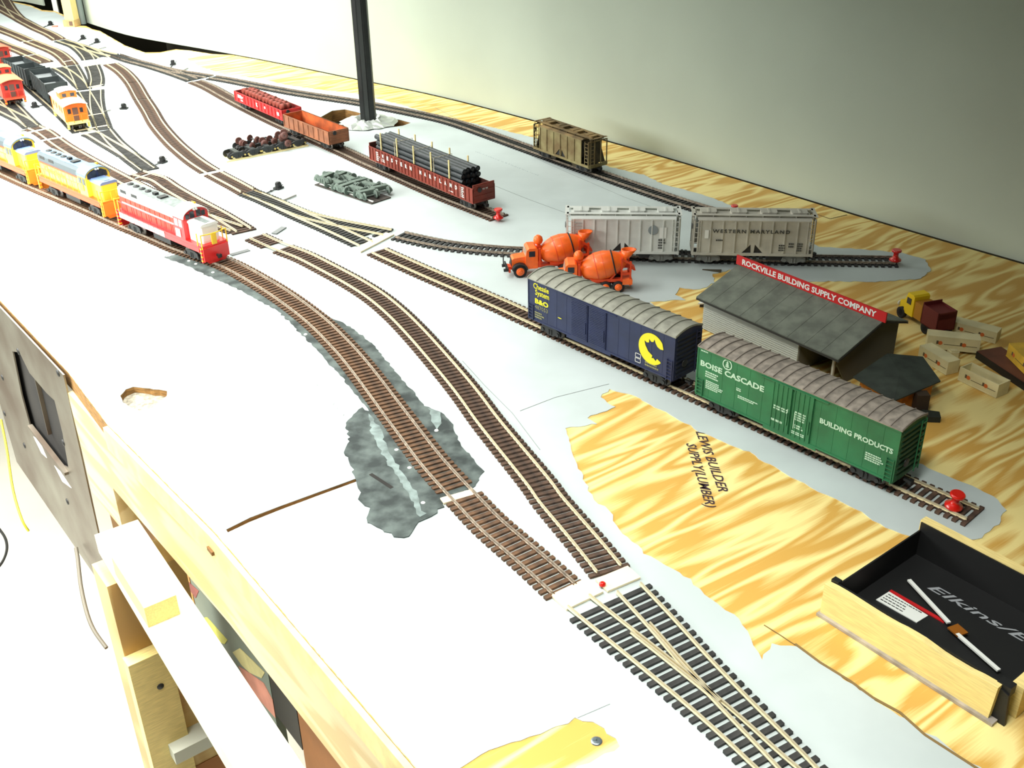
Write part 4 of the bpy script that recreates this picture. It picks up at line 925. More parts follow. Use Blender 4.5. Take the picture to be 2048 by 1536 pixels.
def open_hopper(label, pos, hd, L, W=32):
    t = thing('open_hopper', label, 'train car', pos, hd, 'model freight cars on the layout'); hx, hy = L / 2, W / 2; zb, zt = 14, 42
    for s in (-1, 1):
        y0, y1 = (s * hy, s * (hy - 1)) if s < 0 else (s * (hy - 1), s * hy)
        b = MB(); b.prism([(-hx, zb + 2), (-hx, zb), (hx, zb), (hx, zb + 2), (hx, zt), (-hx, zt)], y0, y1, 'y'); b.build('side_panel', HB, t)
        for k in range(9): x = -hx + 2 + (L - 4) * k / 8; MB().box(x - .7, x + .7, y0 - (.9 if s < 0 else 0), y1 + (.9 if s > 0 else 0), zb, zt).build('side_post', HB, t)
    for s in (-1, 1):
        MB().box(min(s * hx, s * (hx - 1)), max(s * hx, s * (hx - 1)), -hy, hy, zt - 9, zt + 1.5).build('end_panel', HB, t)
        MB().prism([(s * (hx - 1), zt - 8), (s * (hx - 1), zt - 9.5), (s * 8, zb - 1), (s * 8, zb + 1)] if s > 0 else [(s * (hx - 1), zt - 8), (s * 8, zb + 1), (s * 8, zb - 1), (s * (hx - 1), zt - 9.5)], -hy + 1, hy - 1, 'y').build('slope_sheet', HI, t)
        for y in (-hy + 1, hy - 1): MB().box(s * hx - .7, s * hx + .7, y - .7, y + .7, zb, zt - 5).build('corner_post', HB, t)
    MB().prism([(-9, zb + 1), (9, zb + 1), (4, zb - 6), (-4, zb - 6)], -hy + 3, hy - 3, 'y').build('hopper_bay', HB, t)
    MB().box(-.6, .6, -hy + 1, hy - 1, zt - 10, zt - 1).build('cross_brace', HB, t)
    for x in (-hx + 17, hx - 17): truck(t, x)
    coupler(t, hx); coupler(t, -hx)
def back_of(p, h, d, dh=0.0):
    h2 = h + dh; return Vector((p.x - cos(h2) * d, p.y - sin(h2) * d, 0)), h2
pos, hd, l = place((57, 140), (92, 172), 42, 34)
open_hopper('black open hopper with a pale grey slope sheet, coupled to the yellow caboose', pos, hd, 128, 34)
pos, hd, l = place((5, 118), (51, 140), 42, 34)
open_hopper('black open hopper further back, partly hidden by the red caboose', pos, hd, 117, 34)
pos, hd, l = place((-60, 92), (28, 130), 14, 33)
caboose('red car roof showing at the left edge above the black hopper', tuple(Vector(at(-6, 128, 8)[:2] + (0,))), hd, CRD, mat('salmon_roof', (224, 96, 70), .6), CRE, 96, cupola=False)

# ------------------------------------------------------------------ spare truck piles
TDK = mat('black_truck', (38, 42, 42), .5)
def spare(label, p, h, m, mw, group, z, brass=False, wheels=True):
    t = thing('freight_truck', label, 'wheel truck', (p.x, p.y, z - 4), h, group); truck(t, 0, m, mw, 'side_frame', wheels=wheels)
    if brass:
        for s in (-1, 1):
            for k in (-9.6, 9.6): MB().cyl((k, s * 12.9, 8.6), (k, s * 14.2, 8.6), 1.3, n=8).build('axle_end', BRASS, t)
    return t
A0, A1 = at(462, 322), at(612, 292)
d = (A1 - A0).normalized(); hA = math.atan2(d.y, d.x); nA = Vector((-d.y, d.x, 0))
o = MB().bar((A0.x - d.x * 8, A0.y - d.y * 8, .8), (A1.x + d.x * 2, A1.y + d.y * 2, .8), 26, 1.6).build('wood_strip', mat('strip_wood', (232, 220, 160), .6), None, loc=(nA.x * 8, nA.y * 8, .5)); tag(o, 'pale wooden strip under the row of black trucks', 'strip')
Lr = (A1 - A0).length; c0_ = A0 + nA * 10
first = None
for i in range(5):
    p = A0.lerp(A1, (i + .45) / 5) + nA * 9
    nm = ['leftmost', 'second from the left', 'middle', 'second from the right', 'rightmost'][i]
    if first is None: first = spare('black freight truck with brass axle ends, leftmost in the front row', p, hA, TDK, BLACK, 'spare black trucks', 1.5 + .5, True)
    else:
        c_ = copy_tree(first); c_.location = (p.x / 1000, p.y / 1000, ZT - .002); c_.rotation_euler.z = hA + R.uniform(-.12, .12); c_['label'] = 'black freight truck with brass axle ends, %s in the front row' % nm
for i in range(3):
    p = A0.lerp(A1, .32 + i * .28) + nA * 40; c_ = copy_tree(first); c_.location = (p.x / 1000, p.y / 1000, ZT - .0038); c_.rotation_euler.z = hA + R.uniform(-.2, .2)
    c_['label'] = 'black freight truck lying behind the front row, %s' % ['at its left', 'at its centre', 'at its right'][i]
BW = mat('brown_wheel', (98, 62, 54), .6)
ws = None
for i, (px, py, zz) in enumerate([(481, 284, 5), (497, 290, 5), (507, 278, 5), (527, 284, 5), (544, 280, 5), (560, 272, 12), (568, 268, 16), (572, 284, 5)]):
    p = at(px, py, zz + 7)
    if ws is None:
        ws = thing('wheelset', 'x', 'wheelset', (p.x, p.y, zz - 4), 0, 'loose brown wheelsets'); w_ = MB(); w_.cyl((0, -9.6, 8.9), (0, 9.6, 8.9), .9, n=6); w_.build('axle', GREYD, ws)
        for s in (-1, 1): MB().lathe([(4.5, 0), (5.4, .25), (5.4, .7), (4.55, .9), (4.3, 2.3), (2, 2.0)], (0, s * 7.2, 8.9), (0, s, 0), 14).build('wheel', BW, ws)
        c_ = ws
    else: c_ = copy_tree(ws)
    c_.location = (p.x / 1000, p.y / 1000, ZT + (zz - 2) / 1000); c_.rotation_euler.z = hA + R.uniform(-.4, .4)
    c_['label'] = ['loose brown wheelset at the left end of the black truck pile', 'loose brown wheelset low beside the leftmost one', 'loose brown wheelset third along the truck pile', 'loose brown wheelset fourth along the truck pile', 'loose brown wheelset right of centre on the truck pile', 'loose brown wheelset just below the topmost one', 'loose brown wheelset on top of the black truck pile', 'loose brown wheelset below the topmost two'][i]
B0, B1 = at(640, 372), at(738, 405)
d = (B1 - B0).normalized(); hB = math.atan2(d.y, d.x); nB = Vector((-d.y, d.x, 0))
o = MB().bar((B0.x - d.x * 6, B0.y - d.y * 6, .8), (B1.x + d.x * 10, B1.y + d.y * 10, .8), 32, 1.6).build('display_base', mat('dark_base', (66, 60, 54), .8, var=.2, scale=200), None, loc=(nB.x * 12, nB.y * 12, .5)); tag(o, 'short dark strip base under the heap of grey trucks', 'base')
o = MB().bar((B0.x, B0.y, .6), (B1.x + d.x * 8, B1.y + d.y * 8, .6), 2, 1).build('white_strip', WHITE, None, loc=(nB.x * 0.5, nB.y * 0.5, 2.2)); tag(o, 'thin white strip along the front of the grey truck heap', 'strip')
TGR = mat('grey_green_truck', (98, 112, 102), .7, var=.15, scale=150); fg = None
for r_ in range(2):
    for i in range(5):
        p = B0.lerp(B1, (i + .4) / 5) + nB * (7 + r_ * 21)
        if fg is None: c_ = fg = spare('x', p, hB, TGR, TGR, 'spare grey trucks', 2.5)
        else: c_ = copy_tree(fg)
        c_.location = (p.x / 1000, p.y / 1000, ZT + (-1.6 + (4 if r_ == 0 and i == 0 else 0)) / 1000); c_.rotation_euler.z = hB + pi / 2 * (i % 2) + R.uniform(-.25, .25)
        c_['label'] = 'grey-green plastic truck, %s in the %s row of the heap' % (['first', 'second', 'third', 'fourth', 'last'][i], ['front', 'back'][r_])

# ------------------------------------------------------------------ concrete mixer trucks
ORG = mat('mixer_orange', (246, 104, 24), .45, coat=.2, var=.06, scale=100); ORD = mat('mixer_orange_dark', (214, 66, 14), .5)
TYRE = mat('tyre', (26, 26, 26), .8)
def wheel(par, x, y, r, w_, m=TYRE, mr=ORG, name='wheel'):
    s = -1 if y < 0 else 1
    o = MB().lathe([(r * .72, 0), (r, .5), (r, w_ - .5), (r * .72, w_)], (x, y, r), (0, s, 0), 18).build(name, m, par)
    h = MB().lathe([(r * .62, 0), (r * .62, .3), (r * .45, .7), (r * .2, .8), (r * .2, 1.4)], (x, y + s * w_, r), (0, s, 0), 14).build('rim', mr, o)
def mixer(label, pos, hd):
    """local -x is the front"""
    t = thing('concrete_mixer', label, 'mixer truck', pos, hd, 'orange concrete mixers')
    MB().box(-44, 42, -4.5, 4.5, 7.5, 10.5).box(-44, -42, -9, 9, 6, 9).build('chassis', ORD, t)
    h = MB(); h.prism([(-40, 10), (-25, 10), (-25, 22), (-38, 20.5), (-40, 19)], -6.5, 6.5, 'y'); h.build('hood', ORG, t)
    MB().box(-40.6, -40, -5, 5, 11, 19).build('grille', BLACK, t)
    cb = MB(); cb.prism([(-26, 9), (-13, 9), (-13, 30), (-15, 31.5), (-22, 31.5), (-24.5, 29.5), (-26, 22)], -10, 10, 'y'); cab = cb.build('cab', ORG, t)
    for s in (-1, 1): MB().box(-22.5, -16, s * 10 - .3, s * 10 + .3, 22.5, 28.5).build('side_window', GLS, cab)
    MB().prism([(-26, 23), (-25.9, 22.6), (-24.6, 29), (-24.9, 29.3)], -8.5, 8.5, 'y').build('windscreen', mat('pale_glass', (168, 150, 130), .2), cab)
    for s in (-1, 1):
        f = MB(); pts = [(-32 + 8.4 * cos(a), 8.5 + 7.4 * sin(a)) for a in [pi * k / 8 for k in range(9)]]; pin_ = [(-32 + 6.8 * cos(a), 8.5 + 5.9 * sin(a)) for a in [pi * k / 8 for k in range(8, -1, -1)]]
        f.prism(pts + pin_, min(s * 6.5, s * 12), max(s * 6.5, s * 12), 'y'); f.build('fender', BLACK, t)
        wheel(t, -32, s * 7.6, 7.2, 3.8)
        for x in (16, 29): wheel(t, x, s * 6.6, 6.2, 5)
    MB().box(-46, -44.5, -11, 11, 8.5, 11.5).bar((-47, -9, 8), (-47, -9, 17), 1, 1).bar((-47, 9, 8), (-47, 9, 17), 1, 1).box(-49, -44, -8, -5, 7, 9.5).box(-49, -44, 5, 8, 7, 9.5).build('front_bumper', BLACK, t)
    # drum tilted up towards the back
    dirv = Vector((cos(radians(14)), 0, sin(radians(14)))); p0 = Vector((-9, 0, 20.5))
    dr = MB(); dr.lathe([(2, 0), (7, 1), (9.8, 5), (13.0, 12), (14.6, 18), (14.6, 26), (12.8, 34), (9.0, 42), (5.4, 47), (5.2, 48)], p0, dirv, 28); drum = dr.build('drum', ORG, t)
    q = p0 + dirv * 33.6; MB().lathe([(13.2, 0), (13.5, .2), (13.2, 1.4), (12.9, 1.4)], q, dirv, 28).build('drum_band', BLACK, drum)
    MB().lathe([(14.2, 0), (14.5, .3), (14.5, .8)], p0 + dirv * 15.8, dirv, 28).build('drum_seam', ORD, drum)
    MB().lathe([(14.6, 0), (14.85, .1), (14.8, .3)], p0 + dirv * 24, dirv, 28).build('drum_seam', ORD, drum)
    # water tank and pedestal between cab and drum
    MB().lathe([(1, 0), (4.2, 1.5), (5.2, 4.5), (4.4, 8), (2, 10)], (-11, 0, 32), n=14).build('water_tank', ORG, t)
    MB().box(-13, -8, -9, 9, 10, 16).prism([(-12.5, 16), (-7.5, 16), (-9, 33), (-12, 33)], -4, 4, 'y').box(-12, -10, -10.5, -8.5, 10, 31).build('front_pedestal', ORD, t)
    # rear frame
    rf = MB()
    for s in (-1, 1):
        rf.bar((32, s * 9, 9), (32, s * 9, 37), 1.6, 2.2); rf.bar((41, s * 9, 9), (41, s * 9, 33), 1.6, 2.2); rf.bar((32, s * 9, 20), (41, s * 9, 20), 1.4, 2); rf.bar((31, s * 9, 36), (42, s * 9, 30), 1.4, 2); rf.bar((0, s * 9, 13), (33, s * 9, 13), 1.5, 3.0); rf.bar((20, s * 9, 13), (32, s * 9, 28), 1.4, 1.6)
    rf.box(31, 33, -9, 9, 34, 37).box(40, 42, -9, 9, 20, 24).box(40, 42, -10, 10, 7, 11); rf.build('rear_frame', ORD, t)
    hopper = MB(); q = p0 + dirv * 46 + Vector((1, 0, 5))
    v = []; n = 12
    for rr, zz, dx in ((3.2, -3, 0), (6.4, 6, 3), (5.6, 6, 3), (2.6, -2.5, 0)):
        for i in range(n): a = 2 * pi * i / n; v.append((q.x + dx + rr * 1.25 * cos(a), q.y + rr * sin(a), q.z + zz))
    hopper.add(v, [(k * n + i, k * n + (i + 1) % n, (k + 1) * n + (i + 1) % n, (k + 1) * n + i) for k in range(3) for i in range(n)], True); hopper.build('loading_hopper', ORG, t)
    MB().prism([(36, 30), (46, 24), (47, 21), (45, 21), (36, 27)], -4, 4, 'y').build('discharge_chute', ORD, t)
    MB().prism([(33, 9), (43, 9), (43, 14), (40, 15), (33, 14)], -12, 12, 'y').build('rear_fender', ORG, t)
    return t
m1 = mixer('orange concrete mixer truck in front, its front wheel and black bumper showing', (0, 0, 0.5), 0)
a = at(1041, 556, 0.5); b = at(1180, 545, 0.5); d = (b - a).normalized(); hm = math.atan2(d.y, d.x)
c_ = a + d * 32 + Vector((-d.y, d.x, 0)) * 11; m1.location = Vector((c_.x, c_.y, .5)) / 1000 + Vector((0, 0, ZT)); m1.rotation_euler.z = hm
m2 = copy_tree(m1); m2['label'] = 'orange concrete mixer truck further right, its cab hidden by the blue boxcar'
b = at(1252, 585, 0.5); a = at(1122, 588, .5); d = (b - a).normalized(); c_ = b - d * 37 + Vector((-d.y, d.x, 0)) * 11
m2.location = Vector((c_.x, c_.y, .5)) / 1000 + Vector((0, 0, ZT)); m2.rotation_euler.z = math.atan2(d.y, d.x)
#BUILDING
# ------------------------------------------------------------------ lumber shed with its sign
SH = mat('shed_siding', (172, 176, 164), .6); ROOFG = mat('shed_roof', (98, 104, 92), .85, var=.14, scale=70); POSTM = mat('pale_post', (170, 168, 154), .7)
a = at(1392.5, 596, 32); b = at(1677, 722, 32); d = (b - a); L = d.length; hs = math.atan2(d.y, d.x)
t = thing('lumber_shed', 'grey-roofed model building supply shed with a long red sign along its ridge', 'building', (a.x, a.y, 0.3), hs)
W2 = 57.0; zE, zR = 32.0, 51.0
for k in range(9):       # roof sheets
    x0, x1 = L * k / 9, L * (k + 1) / 9
    MB().prism([(0, zE), (W2 / 2, (zE + zR) / 2), (W2 / 2, (zE + zR) / 2 + 1.2), (0, zE + 1.2)], x0 + .15, x1 - .15, 'x').build('roof_sheet', ROOFG, t)
    MB().prism([(W2 / 2, (zE + zR) / 2 - .2), (W2, zR - .2), (W2, zR + 1.0), (W2 / 2, (zE + zR) / 2 + 1.0)], x0 + .15, x1 - .15, 'x').build('roof_sheet', ROOFG, t)
MB().prism([(W2, zR - .2), (W2 * 1.65, zE + 7), (W2 * 1.65, zE + 8), (W2, zR + 1)], 0, L, 'x').build('rear_roof', ROOFG, t)
MB().box(0, L, W2 - .8, W2 + .8, zR + .6, zR + 1.8).build('ridge_cap', ROOFG, t)
MB().prism([(0, zE - .4), (W2, zR - .5), (W2 * 1.65, zE + 6.6), (W2 * 1.65, zE + 5.6), (W2, zR - 2), (0, zE - 1.8)], L - 1.2, L + .3, 'x').build('barge_board', mat('dark_trim', (44, 44, 38), .8), t)
MB().box(0, L, -.2, .8, zE - 1.8, zE + .2).build('eave_board', _M['dark_trim'], t)
wx1 = L * .72
MB().box(5, wx1, 6, 7, 0, zE).build('front_wall', SH, t)
for k in range(15): z = 1 + k * 2.05; MB().prism([(5.2, z), (6, z + 1.6), (6, z)], 5, wx1, 'x').build('siding_board', SH, t)
MB().prism([(6, 0), (W2 * 1.6, 0), (W2 * 1.6, zE + 6), (W2, zR - 2.5), (6, zE)], 5, 6, 'x').build('left_wall', SH, t)
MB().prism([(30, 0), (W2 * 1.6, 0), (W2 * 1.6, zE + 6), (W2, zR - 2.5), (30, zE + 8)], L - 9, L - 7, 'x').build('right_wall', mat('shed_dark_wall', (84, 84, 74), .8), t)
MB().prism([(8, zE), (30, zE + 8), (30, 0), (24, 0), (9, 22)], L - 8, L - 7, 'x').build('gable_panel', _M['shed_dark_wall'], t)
MB().box(5, L - 8, W2 * 1.6 - 1, W2 * 1.6, 0, zE + 6).build('rear_wall', SH, t)
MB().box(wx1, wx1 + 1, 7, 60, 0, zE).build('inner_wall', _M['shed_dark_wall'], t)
MB().box(L - 10, L - 8, 6, 8, 0, zE).build('corner_post', POSTM, t)
sg = MB().box(-2, L + 3, W2 - 3.0, W2 - 1.6, zR + .2, zR + 9.4).build('sign_board', mat('sign_red', (190, 24, 24), .5), t)
text('ROCKVILLE BUILDING SUPPLY COMPANY', WHITE, sg, (5, W2 - 3.1, zR + 2.2), 7.4, width=L - 12, bold=.22)
for x in (12, L / 2, L - 12): MB().bar((x, W2 - 1.4, zR + 8), (x, W2 + 8, zR - 1), .8, .8).build('sign_brace', BLACK, t)
# lean-to beside it
pr = [at(*q, 20) for q in [(1706, 756), (1772, 722), (1844, 722), (1882, 758), (1788, 800)]]; an = thing('lean_to', 'small orange-walled lean-to with a sagging dark roof behind the green boxcar', 'building', (pr[4].x, pr[4].y, .3), 0)
o0 = pr[4]; cen = sum(pr, Vector()) / 5
zz = [21, 27, 24, 18, 19]
n = 5; v = [(p.x - o0.x, p.y - o0.y, zz[i]) for i, p in enumerate(pr)] + [(p.x - o0.x, p.y - o0.y, zz[i] - 1.2) for i, p in enumerate(pr)] + [(cen.x - o0.x, cen.y - o0.y, 22.6), (cen.x - o0.x, cen.y - o0.y, 21.2)]
MB().add(v, [(i, (i + 1) % n, 10) for i in range(n)] + [((i + 1) % n + n, i + n, 11) for i in range(n)] + [(i, i + n, (i + 1) % n + n, (i + 1) % n) for i in range(n)]).build('roof', mat('dark_roof_felt', (52, 60, 52), .85, var=.15, scale=80), an)
q = [cen + (p - cen) * .82 for p in pr]; w_ = MB()
ORW = mat('orange_wall', (196, 122, 30), .7, var=.12, scale=200)
for i in range(5):
    A, B = q[i] - o0, q[(i + 1) % 5] - o0; zt_ = min(zz[i], zz[(i + 1) % 5]) - 2.0
    MB().bar((A.x, A.y, zt_ / 2), (B.x, B.y, zt_ / 2), 1.0, zt_).build('wall_panel', ORW, an)
A = at(1845, 806, 10) - o0; MB().box(A.x - 5, A.x + 5, A.y - 1, A.y + 8, 0, 17).build('dark_door', mat('dark_brown', (50, 36, 20), .8), an)
p = at(1856, 832, 3); o = MB().prism([(-9, -4), (8, -6), (10, 3), (-2, 7), (-10, 2)], 0, 5).build('dark_scrap', mat('dark_scrap', (30, 36, 26), .8), None, loc=(p.x, p.y, .1)); tag(o, 'dark scrap piece lying behind the end of the green boxcar', 'scrap')
p = at(1405, 611, 2); o = MB().prism([(-5, -2), (5, -1), (5, 3), (-2, 2)], 0, 1.5).build('white_chip', WHITE, None, loc=(p.x, p.y, 4)); tag(o, 'white plastic chip at the left corner of the shed', 'chip')
MB().prism([(-3, -1), (3, 0), (2, 2)], -3.5, 0).build('chip_stand', BLACK, o)
p = at(1428, 541, 1); o = MB().prism([(-12, 3), (8, 1), (6, -5)], 0, 1.2).build('dark_chip', mat('brown_chip', (70, 64, 48), .8), None, loc=(p.x, p.y, .5)); tag(o, 'flat dark chip lying left of the shed sign', 'chip')

# ------------------------------------------------------------------ yellow dump truck
a = at(1797, 634, 0); b = at(1872, 684, 0); d = (b - a).normalized(); hy_ = math.atan2(d.y, d.x)
YT = mat('truck_yellow', (236, 202, 24), .45); YTD = mat('truck_ochre', (176, 122, 30), .6); MAR = mat('maroon_box', (104, 30, 28), .6)
t = thing('dump_truck', 'yellow model truck with a maroon box, behind the shed', 'truck', (a.x, a.y, 0.2), hy_)
MB().box(-4, 56, 6, 13, 6, 9).build('chassis', BLACK, t)
MB().prism([(-5, 8), (5, 8), (5, 18), (-3, 17), (-5, 15)], 3, 16, 'y').build('hood', YT, t)
MB().prism([(4, 7), (17, 7), (17, 27), (15, 28.5), (7, 28.5), (4, 20)], 1, 18, 'y').build('cab', YT, t)
MB().box(7, 13, .6, 1, 18, 24).build('side_window', GLS, t); MB().prism([(4.0, 20), (6.6, 27.5), (6.2, 27.7), (3.6, 20.2)], 3, 16, 'y').build('windscreen', GLS, t)
for y in (1.6, 12): MB().lathe([(2, 0), (2.4, .3), (2.4, .9), (2, 1.1)], (-5.4, y + 2, 12), (-1, 0, 0), 10).build('headlight', WHITE, t)
MB().box(18, 30, 1, 18, 8, 24, 1).build('front_body', YTD, t)
dm = MB(); dm.box(31, 54, 0, 1, 8, 27).box(31, 54, 19, 20, 8, 27).box(31, 32, 0, 20, 8, 29).box(53, 54, 0, 20, 8, 27).box(31, 54, 0, 20, 8, 9); dm.build('dump_box', MAR, t)
MB().box(31.5, 54, .8, 19.2, 20, 25.5).build('box_cover', MAR, t)
for x in (1, 38, 49):
    for y in (3.5, 15.5): wheel(t, x, y if y > 10 else y, 5.4, 3 if y > 10 else -3, mr=GREYD)

# ------------------------------------------------------------------ cream van bodies and a maroon board
CRM = mat('cream_plastic', (222, 212, 164), .5, var=.05, scale=60); ORDOT = mat('orange_dot', (214, 110, 50), .6); LINE = mat('brown_line', (96, 84, 60), .6)
def van(label, p0, p1, z, flip=False, m=None, W=13.5, H=12.5, tilt=0.0, name='van_body'):
    a = at(*p0, z); b = at(*p1, z); d = b - a; L = d.length
    t = thing(name, label, 'model part', (a.x, a.y, z + .3), math.atan2(d.y, d.x), 'cream van bodies'); t.rotation_euler.x = tilt; m = m or CRM
    b_ = MB(); b_.box(0, L, 0, .9, 0, H).box(0, L, W - .9, W, 0, H).box(0, .9, .9, W - .9, 0, H).box(L - .9, L, .9, W - .9, 0, H)
    b_.box(.9, L - .9, .9, W - .9, 0 if flip else H - 1, 1 if flip else H); b_.build('shell', m, t)
    for x in (L * .25, L * .7):
        MB().lathe([(1.9, 0), (1.9, .15)], (x, 0, H * .5), (0, -1, 0), 12).build('round_emblem', ORDOT, t); MB().box(x - 3.4, x - 1.6, -.15, 0, H * .4, H * .66).build('dark_mark', LINE, t)
    MB().box(L * .32, L * .95, -.12, 0, H * .4, H * .4 + .5).build('trim_line', LINE, t)
    MB().box(0, L, -.4, 0, 0, .8).build('lower_rail', m, t)
    return t
van('cream van body furthest back, right of the yellow truck', (1898, 664), (1990, 688), 0, H=11)
van('cream van body lying across the others, nearest the maroon truck box', (1852, 696), (1957, 707), 3)
van('cream van body leaning left, above the dark lean-to roof', (1835, 716), (1892, 751), 0, W=13)
van('upturned cream van body showing its inside, lowest of the heap', (1915, 760), (1992, 797), 0, flip=True, W=15)
van('ochre van body cut off by the right picture edge', (2012, 712), (2062, 762), 7.5, m=mat('ochre_plastic', (222, 180, 60), .5, var=.1, scale=60))
p = at(1898, 718, 0); o = MB().box(0, 9, 0, 8, 0, 6, 1).box(1.5, 7.5, 1.5, 6.5, 6, 7).build('small_van_part', CRM, None, loc=(p.x, p.y, .2)); tag(o, 'small cream block in the middle of the van bodies', 'model part')
a = at(1950, 716, 0); b = at(2075, 800, 0); d = (b - a)
t = thing('flat_board', 'maroon-topped board with black edges under the van bodies', 'board', (a.x, a.y, .2), math.atan2(d.y, d.x))
MB().box(0, d.length, 0, 26, 0, 6.4).build('edge', BLACK, t); MB().box(.4, d.length, .4, 25.6, 6.4, 7.2).build('top', mat('maroon_top', (104, 62, 44), .7, var=.1, scale=50), t)

# ------------------------------------------------------------------ black tray framed with wood
a = at(1668, 1164, 25); b = at(2010, 1370, 25); d = b - a; L = d.length; ht = math.atan2(d.y, d.x); W = 92.0
t = thing('wooden_tray', 'black-lined open tray with pale pine sides at the table edge', 'tray', (a.x, a.y, .2), ht)
TB = mat('black_paper', (20, 21, 21), .55); TP = mat('pale_pine', (236, 214, 140), .6, var=.06, scale=30, stretch=(3, 40, 40))
MB().box(0, L, 0, W, 0.1, 1.6).build('bottom', TB, t)
MB().box(0, L, 0, 1, 1.6, 25).build('liner', TB, t); MB().box(0, L, W - 1, W, 1.6, 27).build('liner', TB, t); MB().box(0, 1, 1, W - 1, 1.6, 21).build('liner', TB, t); MB().box(L - 1, L, 1, W - 1, 1.6, 22).build('liner', TB, t)
MB().box(-2, 3, 0, 4, 22, 26).build('corner_flap', TB, t); MB().box(L - 4, L + 4, -1, 5, 19, 25.5).build('corner_flap', TB, t)
top = [(-3, 24)] + [(x, 24.6 + .35 * sin(x * .13) + (.5 if 50 < x < 68 else 0) - (.6 if 72 < x < 100 else 0)) for x in range(4, int(L), 6)] + [(L - 1, 25)]
MB().prism([(-3, 1.9)] + [(L - 2, 1.9)] + list(reversed(top)), -5.2, -.4, 'y').build('front_plank', TP, t)
MB().prism([(L + 6, 0), (L - 2, 0), (L - 2, 23), (L + 4, 21)], -2, 0, 'y').build('corner_liner', TB, t)
MB().box(-4, L + 2, -7.5, -.5, 0, 1.9).build('grey_strip', mat('lilac_grey', (160, 152, 140), .6, var=.15, scale=90), t)
MB().box(-1, L + 30, W, W + 6, 0, 28).build('rear_plank', TP, t)
MB().box(L + .1, L + 7, 8, W, 0, 22).build('end_plank', TP, t)
def tray_pt(px, z): q = at(*px, z) - Vector((a.x, a.y, 0)); return Vector((q.x * cos(ht) + q.y * sin(ht), -q.x * sin(ht) + q.y * cos(ht), z))
STY = mat('styrene', (226, 230, 222), .5)
for (p0, p1, lab) in (((1818, 1160), (1898, 1246), 'white styrene strip in the black tray, upper one beside the label'), ((1914, 1268), (1998, 1341), 'white styrene strip in the black tray, lower one by the front plank')):
    q0, q1 = at(*p0, 5), at(*p1, 5); o = MB().bar((0, 0, 0), tuple(q1 - q0), 2.6, 1.2).build('styrene_strip', STY, None, loc=tuple(q0)); tag(o, lab, 'strip')
q0, q1 = at(1905, 1252, 5), at(1926, 1270, 5); o = MB().bar((0, 0, 0), tuple(q1 - q0), 8, 1).build('tape_piece', mat('amber_tape', (140, 84, 24), .3), None, loc=tuple(q0)); tag(o, 'small amber piece of tape between the two white strips', 'tape')
l0, l1, l2, l3 = [tray_pt(q, 2) for q in [(1752, 1200), (1833, 1246), (1856, 1232), (1778, 1184)]]
lbm = MB(); lbm.prism([(q.x, q.y) for q in (l0, l1, l2, l3)], 1.7, 2.3); lb = lbm.build('paper_label', STY, t)
r0, r1 = tray_pt((1780, 1182), 2), tray_pt((1890, 1245), 2); MB().bar((r0.x, r0.y, 2.0), (r1.x, r1.y, 2.0), 2.6, .7).build('red_band', mat('label_red', (186, 24, 28), .5), t)
lx = (l1 - l0).normalized(); ly_ = (l3 - l0); r_ = random.Random(5)
for i in range(4):
    tt = MB(); x = 0
    s0 = l0 + ly_ * (.18 + .2 * i) + lx * 1.5; e = (l1 - l0).length * (.5 if i < 3 else .8)
    while x < e: wv = r_.uniform(1, 2.5); q = s0 + lx * x; q2 = s0 + lx * (x + wv); tt.bar((q.x, q.y, 2.4), (q2.x, q2.y, 2.4), .7, .12); x += wv + .5
    tt.build('small_lettering', GREYD, lb, kind='stuff')
p0, p1 = tray_pt((1850, 1174), 2), tray_pt((2072, 1298), 2); dd = p1 - p0
text('Elkins/Ea', mat('dull_silver', (150, 154, 156), .5), t, (p0.x, p0.y, 1.9), 9.5, (0, 0, math.atan2(dd.y, dd.x)), dd.length, bold=.1, shear=.3)

# ------------------------------------------------------------------ post through the table
p = at(738, 247); t = thing('steel_post', 'black steel post rising through the layout in front of the wall', 'post', (p.x, p.y, 0), 0)
MB().prism([(-11, -9), (-5, -11), (5, -11), (11, -9), (12, 0), (11, 9), (0, 11), (-11, 9), (-12, 0)], -700, 700).build('shaft', mat('black_iron', (40, 43, 42), .45, .3, var=.15, scale=30), t)
MB().box(-3, 3, -12.4, -11, -18, 700).build('shaft_flute', mat('iron_highlight', (60, 64, 62), .4, .3), t)  # lighter strip paints a highlight down the fluted post
rg = MB(); n = 34; rings = [(12.5, 3), (20, 8), (28, 5), (36, 3), (45, .8)]; v = []
rr_ = random.Random(3)
for ri, (r0_, z0) in enumerate(rings):
    for i in range(n): a_ = 2 * pi * i / n; k = rr_.uniform(.9, 1.12); v.append((r0_ * k * cos(a_), r0_ * k * .92 * sin(a_), z0 + rr_.uniform(-.4, 3.2) * (1 if 0 < ri < 4 else .3)))
rg.add(v, [(k * n + i, k * n + (i + 1) % n, (k + 1) * n + (i + 1) % n, (k + 1) * n + i) for k in range(len(rings) - 1) for i in range(n)])
rg.build('foil_collar', mat('crumpled_foil', (190, 196, 190), .25, .4), None); o = bpy.data.objects['foil_collar']; o.location = (p.x / 1000, p.y / 1000, ZT + .0006); tag(o, 'crumpled silvery foil collar around the foot of the black post', 'foil')
mc = MB(); mc.box(-6, 6, -15, -11, 455, 520).build('clamp', GREYD, t)

